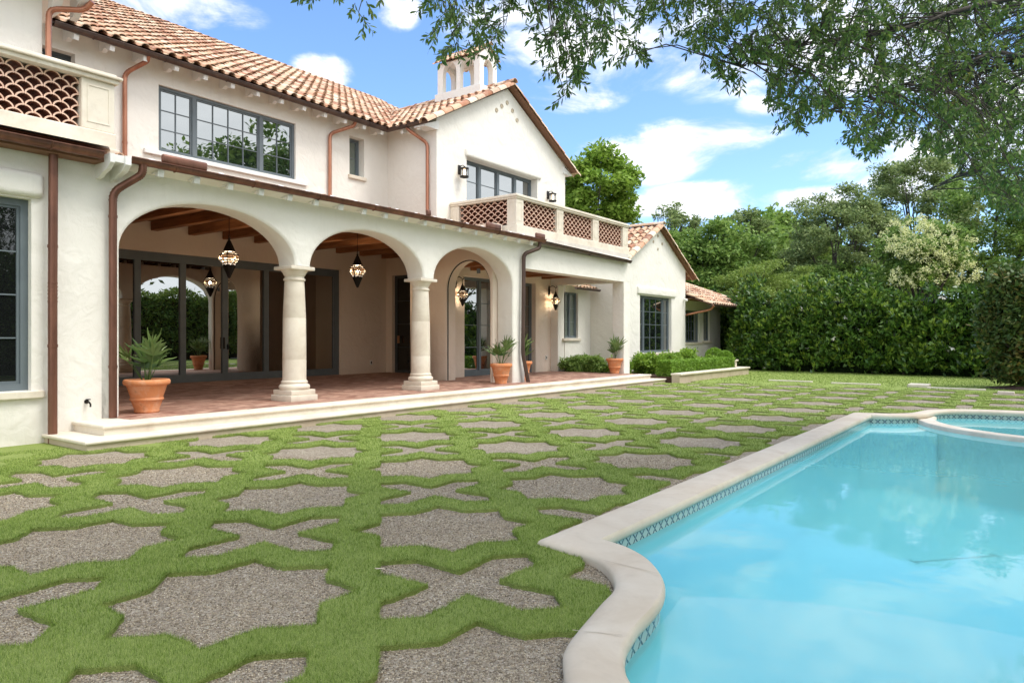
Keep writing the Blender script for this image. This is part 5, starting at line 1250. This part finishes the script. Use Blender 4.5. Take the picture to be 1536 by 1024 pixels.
for k, (x, y, z, r, lab) in enumerate(((26.55,9.45,.62,.31,'clipped boxwood ball at the end of the low hedge, the nearer of two'),(27.6,10.25,.66,.36,'clipped boxwood ball behind the nearer one, half hidden'))):
    t_ = thing('topiary_ball', lab, 'topiary', (x,y,.2), 'clipped boxwood balls', world=True); u = rand_unit(5200); P_ = np.array([x,y,z])+u*r*RNG.uniform(.86,1.0,(5200,1)); leaf_mesh('foliage', leaf_arrays(P_, .05, .5, .2, .3, u*.4), 'boxwood_leaf', t_)
    mb = MB(); mb.tube([(x,y,.1),(x,y,z)],[.03,.02],6); mb.build('trunk','bark',t_)

# ------------------------------------------------------------------ OVERHANGING LIVE OAK
oak = thing('live_oak', 'live oak whose leafy boughs hang over the pool from the upper right', 'tree', (13.5,-9.5,0), world=True)
def cam3(px, py, d): return Vector(world_pt(px, py, d))
limb = MB(); rnd = random.Random(12)
T0 = Vector((13.5,-9.5,-.1)); fork = Vector((13.2,-9.0,3.2))
limb.tube([tuple(T0), tuple(T0+Vector((0,.05,.5))), tuple(T0.lerp(fork,.55)), tuple(fork)], [.62,.48,.42,.40], 14)
limbs = [
 [fork, cam3(1900,60,9.5), cam3(1650,40,8.0), cam3(1500,-40,7.2), cam3(1300,-90,6.6), cam3(1080,-130,6.2), cam3(860,-140,6.0), cam3(640,-120,5.8)],
 [fork, cam3(1850,150,9.5), cam3(1650,110,8.4), cam3(1500,78,7.8), cam3(1400,112,7.4), cam3(1320,140,7.2), cam3(1240,165,7.0)],
 [fork, cam3(1850,260,10.5), cam3(1650,240,9.8), cam3(1540,250,9.2), cam3(1440,262,8.8), cam3(1380,290,8.6)],
 [fork, cam3(1900,20,8.5), cam3(1620,-20,7.2), cam3(1420,20,6.8), cam3(1330,48,6.6), cam3(1200,70,6.4), cam3(1110,100,6.3)],
 [fork, cam3(2000,120,12), cam3(1750,180,11.5), cam3(1600,160,11), cam3(1500,190,10.5), cam3(1420,230,10.2)],
]
for L in limbs:
    n = len(L); rr = [.16*(1-i/(n-1))**1.1+.009 for i in range(n)]
    pts = []; 
    for a, b in zip(L, L[1:]):
        for q in range(4): pts.append(a.lerp(b, q/4)+Vector((rnd.uniform(-1,1),rnd.uniform(-1,1),rnd.uniform(-1,1)))*.02)
    pts.append(L[-1]); N_ = len(pts); limb.tube([tuple(p) for p in pts], [max(.005, .085*(1-i/(N_-1))**1.9) for i in range(N_)], 7)
allpts = [p for L in limbs for a, b in zip(L[1:], L[2:]) for p in (a.lerp(b, .2), a.lerp(b, .5), a.lerp(b, .8), b)]
env = [(440,-40),(468,30),(500,8),(540,55),(580,-10),(620,-20),(655,70),(700,112),(745,95),(775,35),(800,20),(828,100),(846,165),(880,130),(905,70),(930,115),(955,95),(985,60),(1020,50),(1060,110),(1108,138),(1135,80),(1160,185),(1190,205),(1220,170),(1260,190),(1300,250),(1345,215),(1390,235),(1440,250),(1500,330),(1600,360)]
def lower(px):
    for (a, ya), (b, yb) in zip(env, env[1:]):
        if a <= px <= b: return ya+(yb-ya)*(px-a)/(b-a)
    return 300
LV, TW = [], MB()
def sprig(p0, d, L, nl, size):
    """a hanging twig with whorls of narrow leaves"""
    pts = [p0]; v = d.normalized(); n = 5
    for k in range(n):
        v = (v+Vector((rnd.uniform(-.25,.25),rnd.uniform(-.25,.25),-.10))).normalized(); pts.append(pts[-1]+v*L/n)
    TW.tube([tuple(p) for p in pts], [.0035,.003,.0026,.0022,.0018,.001], 4, False)
    for k in range(nl):
        t_ = (k/nl)**.75; i = min(int(t_*n), n-1); p = pts[i].lerp(pts[i+1], t_*n-i); ax = (pts[i+1]-pts[i]).normalized()
        r_ = Vector((rnd.gauss(0,1), rnd.gauss(0,1), rnd.gauss(0,1))); r_ = (r_-ax*r_.dot(ax)).normalized(); ld = (ax*rnd.uniform(.25,1.0)+r_*.75+Vector((0,0,-.25))).normalized()
        sd = ld.cross(Vector((rnd.gauss(0,1), rnd.gauss(0,1), rnd.gauss(0,1)+1))).normalized(); nm = sd.cross(ld); l = size*rnd.uniform(.65,1.25); w = l*.15
        b = p+ld*.006; cup = nm*l*.06
        LV.append([b, b+ld*l*.30+sd*w*.85+cup, b+ld*l*.62+sd*w+cup, b+ld*l, b+ld*l*.62-sd*w+cup, b+ld*l*.30-sd*w*.85+cup])
def twig_to(p):
    q = min(allpts, key=lambda a: (a-p).length+max(0,(p.z-a.z))*2); m = q.lerp(p, .55)+Vector((rnd.uniform(-.1,.1), rnd.uniform(-.1,.1), .10*(q-p).length)); return q, m
cnt = 0
RT = Vector((ST,-CT,0))
def region(n, x0, x1, dfun, prob, top=-60, nl=(13,22), size=.058):
    global cnt
    k = 0; tries = 0
    while k < n and tries < n*30:
        tries += 1; px = rnd.uniform(x0, x1); lo = lower(px)
        if lo < -20: continue
        py = top+(lo-top)*rnd.random()**prob
        if py > lo: continue
        d = dfun(px); p = cam3(px, py-20, d); hang = Vector((0,0,-.45))+RT*rnd.uniform(-1.3,.8)+Vector((rnd.uniform(-.8,.8),rnd.uniform(-.8,.8),rnd.uniform(-.4,.4)))
        L = rnd.uniform(.10,.22); sprig(p, hang, L, rnd.randint(*nl), size); k += 1
        if k % 3 == 0:
            q, m = twig_to(p); TW.tube([tuple(q), tuple(m), tuple(p)], [.008,.005,.003], 4, False)
region(9, 455, 510, lambda p: 5.6, 1, top=-15); region(9, 528, 572, lambda p: 5.6, 1, top=-15)
region(84, 648, 775, lambda p: rnd.uniform(5.2,6.2), .95, top=-25)
region(24, 770, 835, lambda p: rnd.uniform(5.4,6.4), 1)
region(130, 826, 915, lambda p: rnd.uniform(5.2,6.4), .9)
region(170, 915, 1160, lambda p: rnd.uniform(5.6,6.8), 1)
region(95, 1040, 1140, lambda p: rnd.uniform(5.4,6.4), .9)
region(540, 1150, 1330, lambda p: rnd.uniform(5.6,7.8), .85)
region(900, 1300, 1560, lambda p: rnd.uniform(6.4,9.5), .8, size=.062)
region(800, 1400, 1600, lambda p: rnd.uniform(8.5,12), .7, size=.075)
n = len(LV); V = np.array([[tuple(p) for p in l] for l in LV]).reshape(-1,3); me = mesh_np('leaves', V, np.arange(n*6).reshape(-1,6))
finish('leaves', me, 'oak_leaf', oak); limb.build('trunk','bark',oak,60); TW.build('twigs','twig',oak)
# boughs high over the lawn and the near end of the pool: out of the frame, they shade it
over = np.array([(x+RNG.uniform(-1,1), y+RNG.uniform(-1,1), 7.6+RNG.uniform(-.6,.9), RNG.uniform(.8,1.4)) for x in np.arange(-4, 6.5, 1.7) for y in np.arange(-8, 0.8, 1.7)])
leaf_mesh('canopy', leaf_arrays(crown_points(32000, over, 1.2, .5, .6), .20, .38, .6), 'oak_leaf', oak)
lm = MB()
for k in range(6):
    e = over[(k*5+3) % len(over)]; lm.tube([tuple(fork), (11.8-.4*k, -7+k*.3, 6.8), (8.5-k*.6, -4.5+k*.5, 8.2), tuple(e[:3])], [.22,.15,.09,.02], 7)
lm.build('bough', 'bark', oak, 60)
# the oak's main crown
cl = make_clumps((13.5,-9.5,8.2),(6.5,4.5,2.8),80,1.2,77,-.5); leaf_mesh('crown', leaf_arrays(crown_points(12000, cl, 1.2), .2, .35, .4), 'oak_leaf', oak)

# ------------------------------------------------------------------ across the pool: the garden the windows reflect
h2 = thing('boundary_hedge','tall loose evergreen hedge across the pool, seen reflected in the glass doors','hedge',(8,-9.5,0),world=True)
hp = []; hedge_pts([(-14,-9.2),(0,-9.4),(12,-9.2),(28.4,-9.0),(29.2,-12),(48,-12.4)], 4.2, 1.6, 200, hp, .35, 6)
P2 = np.concatenate(hp); leaf_mesh('foliage', leaf_arrays(P2, .26, .40, .2, .4), 'cypress_leaf', h2)  # lighter leaf colour stands in for sunlight on this shaded side
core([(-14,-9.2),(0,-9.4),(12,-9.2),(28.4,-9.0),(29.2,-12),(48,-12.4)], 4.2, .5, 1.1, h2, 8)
mb = MB()
for k in range(30): mb.tube([(-13+1.35*k,-9.8,-.05),(-13+1.35*k,-9.8,3.4)],[.07,.03],5)
mb.build('stems','bark',h2)
for k, (x, y, h, r) in enumerate(((25.5,-22,14.6,4.2),(34,-21,18.6,6.0),(58,-23,15.5,4.5),(8,-22,9.5,4.5))):
    tree('tall_tree',['oak behind the near hedge, reflected at the left of the upstairs window','tallest oak behind the near hedge, reflected at the right of the upstairs window','oak reflected in the corner of the balcony window','lower oak behind the near hedge, seen only in the glass doors'][k],'tree',(x,y,0),(x,y,h*.62),(r,r,h*.38),60,1.5,7000,.42,'mid_leaf',90+k,group='trees behind the near hedge',trunk=.3,lowcut=-.8)

# ------------------------------------------------------------------ SKY, SUN, CAMERA
SUN_EL, SUN_AZ = math.radians(60), math.radians(-72)        # azimuth measured from +X towards +Y
w = bpy.data.worlds.new('World'); scene.world = w; w.use_nodes = True; nt = w.node_tree; bgn = nt.nodes['Background']
def N(t_, **k):
    nd = nt.nodes.new(t_)
    for a, b in k.items():
        if a in nd.inputs: nd.inputs[a].default_value = b
        else: setattr(nd, a, b)
    return nd
def Mt(op, a, b=0, clamp=False):
    m = N('ShaderNodeMath', operation=op); m.use_clamp = clamp
    for i, x in enumerate((a, b)):
        if isinstance(x, (int, float)): m.inputs[i].default_value = x
        else: nt.links.new(x, m.inputs[i])
    return m.outputs[0]
sky = N('ShaderNodeTexSky', sky_type='NISHITA'); sky.sun_disc = False; sky.sun_elevation = SUN_EL; sky.sun_rotation = PI/2-SUN_AZ
sky.air_density = 1.0; sky.dust_density = .35; sky.ozone_density = 1.6
tc = N('ShaderNodeTexCoord'); gen = tc.outputs['Generated']
mp = N('ShaderNodeMapping'); mp.inputs['Scale'].default_value = (1,1,2.1); nt.links.new(gen, mp.inputs[0])
n1 = N('ShaderNodeTexNoise', Scale=6.5, Detail=10, Roughness=.62, Distortion=.35); nt.links.new(mp.outputs[0], n1.inputs['Vector'])
n2 = N('ShaderNodeTexNoise', Scale=1.9, Detail=4, Roughness=.5); nt.links.new(mp.outputs[0], n2.inputs['Vector'])
def blob(px, py, sx, sy):
    """a cloud bank: nearness to a direction, wider than tall"""
    d = Vector(world_pt(px, py, 1.0))-Vector((0,0,H)); d.normalize(); hor = Vector((d.y,-d.x,0)).normalized(); ver = hor.cross(d).normalized()
    if ver.z < 0: ver = -ver
    def dot(v, s):
        q = N('ShaderNodeVectorMath', operation='DOT_PRODUCT'); nt.links.new(gen, q.inputs[0]); q.inputs[1].default_value = tuple(v/s); return q.outputs['Value']
    a, b = dot(hor, sx), dot(ver, sy); f = N('ShaderNodeVectorMath', operation='DOT_PRODUCT'); nt.links.new(gen, f.inputs[0]); f.inputs[1].default_value = tuple(d)
    off = d.dot(ver)/sy
    r2 = Mt('ADD', Mt('MULTIPLY', a, a), Mt('MULTIPLY', b, b)); g_ = Mt('SUBTRACT', 1.0, r2, True)
    return Mt('MULTIPLY', g_, Mt('GREATER_THAN', f.outputs['Value'], 0.0))
tot = None
for px, py, sx, sy in ((235,5,.13,.035),(120,-30,.12,.05),(482,108,.045,.028),(598,12,.035,.03),(900,45,.22,.085),(1080,85,.12,.05),(850,148,.085,.026),(1135,160,.035,.022),(1050,205,.12,.030),(955,238,.12,.042),(1060,300,.12,.030),(1235,245,.085,.026),(1180,300,.10,.02),(1330,60,.25,.10),(1500,200,.2,.1),(930,310,.1,.02)):
    b_ = blob(px, py, sx, sy); tot = b_ if tot is None else Mt('MAXIMUM', tot, b_)
# elsewhere in the sky, scattered cloud, thickened out of view to whiten the light
sepz = N('ShaderNodeSeparateXYZ'); nt.links.new(gen, sepz.inputs[0])
away = N('ShaderNodeVectorMath', operation='DOT_PRODUCT'); nt.links.new(gen, away.inputs[0]); away.inputs[1].default_value = (-.25,-.92,.35)
rest = Mt('MULTIPLY', Mt('MULTIPLY', Mt('ADD', away.outputs['Value'], .25, True), Mt('SUBTRACT', n2.outputs['Fac'], .36)), 3.2, True)
cov = Mt('MAXIMUM', tot, rest)
dens = Mt('ADD', Mt('MULTIPLY', cov, .85), Mt('MULTIPLY', Mt('SUBTRACT', n1.outputs['Fac'], .5), 3.9))
mr = N('ShaderNodeMapRange', interpolation_type='SMOOTHSTEP'); nt.links.new(dens, mr.inputs[0]); mr.inputs[1].default_value = .12; mr.inputs[2].default_value = 1.15; mr.inputs[3].default_value = 0; mr.inputs[4].default_value = .96
fac = Mt('MULTIPLY', mr.outputs[0], Mt('MULTIPLY', cov, 2.2, True))
cr = N('ShaderNodeValToRGB'); cr.color_ramp.elements[0].color = (3.3,3.5,3.95,1); cr.color_ramp.elements[1].color = (5.8,5.8,5.9,1); cr.color_ramp.elements[0].position = .35; cr.color_ramp.elements[1].position = .62
nt.links.new(n1.outputs['Fac'], cr.inputs[0])
hz = N('ShaderNodeMix', data_type='RGBA', blend_type='MULTIPLY'); hz.inputs[0].default_value = 1.0; nt.links.new(sky.outputs[0], hz.inputs[6]); hz.inputs[7].default_value = (.74,.88,1.06,1)
mx = N('ShaderNodeMix', data_type='RGBA'); nt.links.new(fac, mx.inputs[0]); nt.links.new(hz.outputs[2], mx.inputs[6]); nt.links.new(cr.outputs[0], mx.inputs[7])
# unseen cloud added away from the view, brighter and nearly unbroken, for more light
up_ = N('ShaderNodeMix', data_type='RGBA'); nt.links.new(Mt('MULTIPLY', Mt('ADD', away.outputs['Value'], -.02, True), 3.0, True), up_.inputs[0]); nt.links.new(mx.outputs[2], up_.inputs[6]); ub = N('ShaderNodeMix', data_type='RGBA'); nt.links.new(n1.outputs['Fac'], ub.inputs[0]); ub.inputs[6].default_value = (5.2,5.6,6.1,1); ub.inputs[7].default_value = (9.5,9.6,9.8,1); nt.links.new(ub.outputs[2], up_.inputs[7])
nt.links.new(up_.outputs[2], bgn.inputs[0]); bgn.inputs[1].default_value = .14
sd_ = bpy.data.lights.new('sun', 'SUN'); sd_.energy = 1.5; sd_.angle = math.radians(22); sd_.color = (1,.96,.90)
so = bpy.data.objects.new('sun', sd_); COL.objects.link(so)
sv = Vector((math.cos(SUN_EL)*math.cos(SUN_AZ), math.cos(SUN_EL)*math.sin(SUN_AZ), math.sin(SUN_EL))); so.rotation_euler = sv.to_track_quat('Z', 'Y').to_euler(); so.location = (0,0,30)
cam = bpy.data.cameras.new('camera'); co = bpy.data.objects.new('camera', cam); COL.objects.link(co); scene.camera = co
cam.sensor_width = 36; cam.lens = 1080/1536*36; cam.shift_y = -5/1536; cam.clip_end = 2000; cam.clip_start = .05
co.location = (0,0,H); co.rotation_euler = (PI/2, 0, TH-PI/2)
scene.view_settings.view_transform = 'Standard'; scene.view_settings.look = 'None'; scene.view_settings.exposure = .95; scene.view_settings.gamma = 1
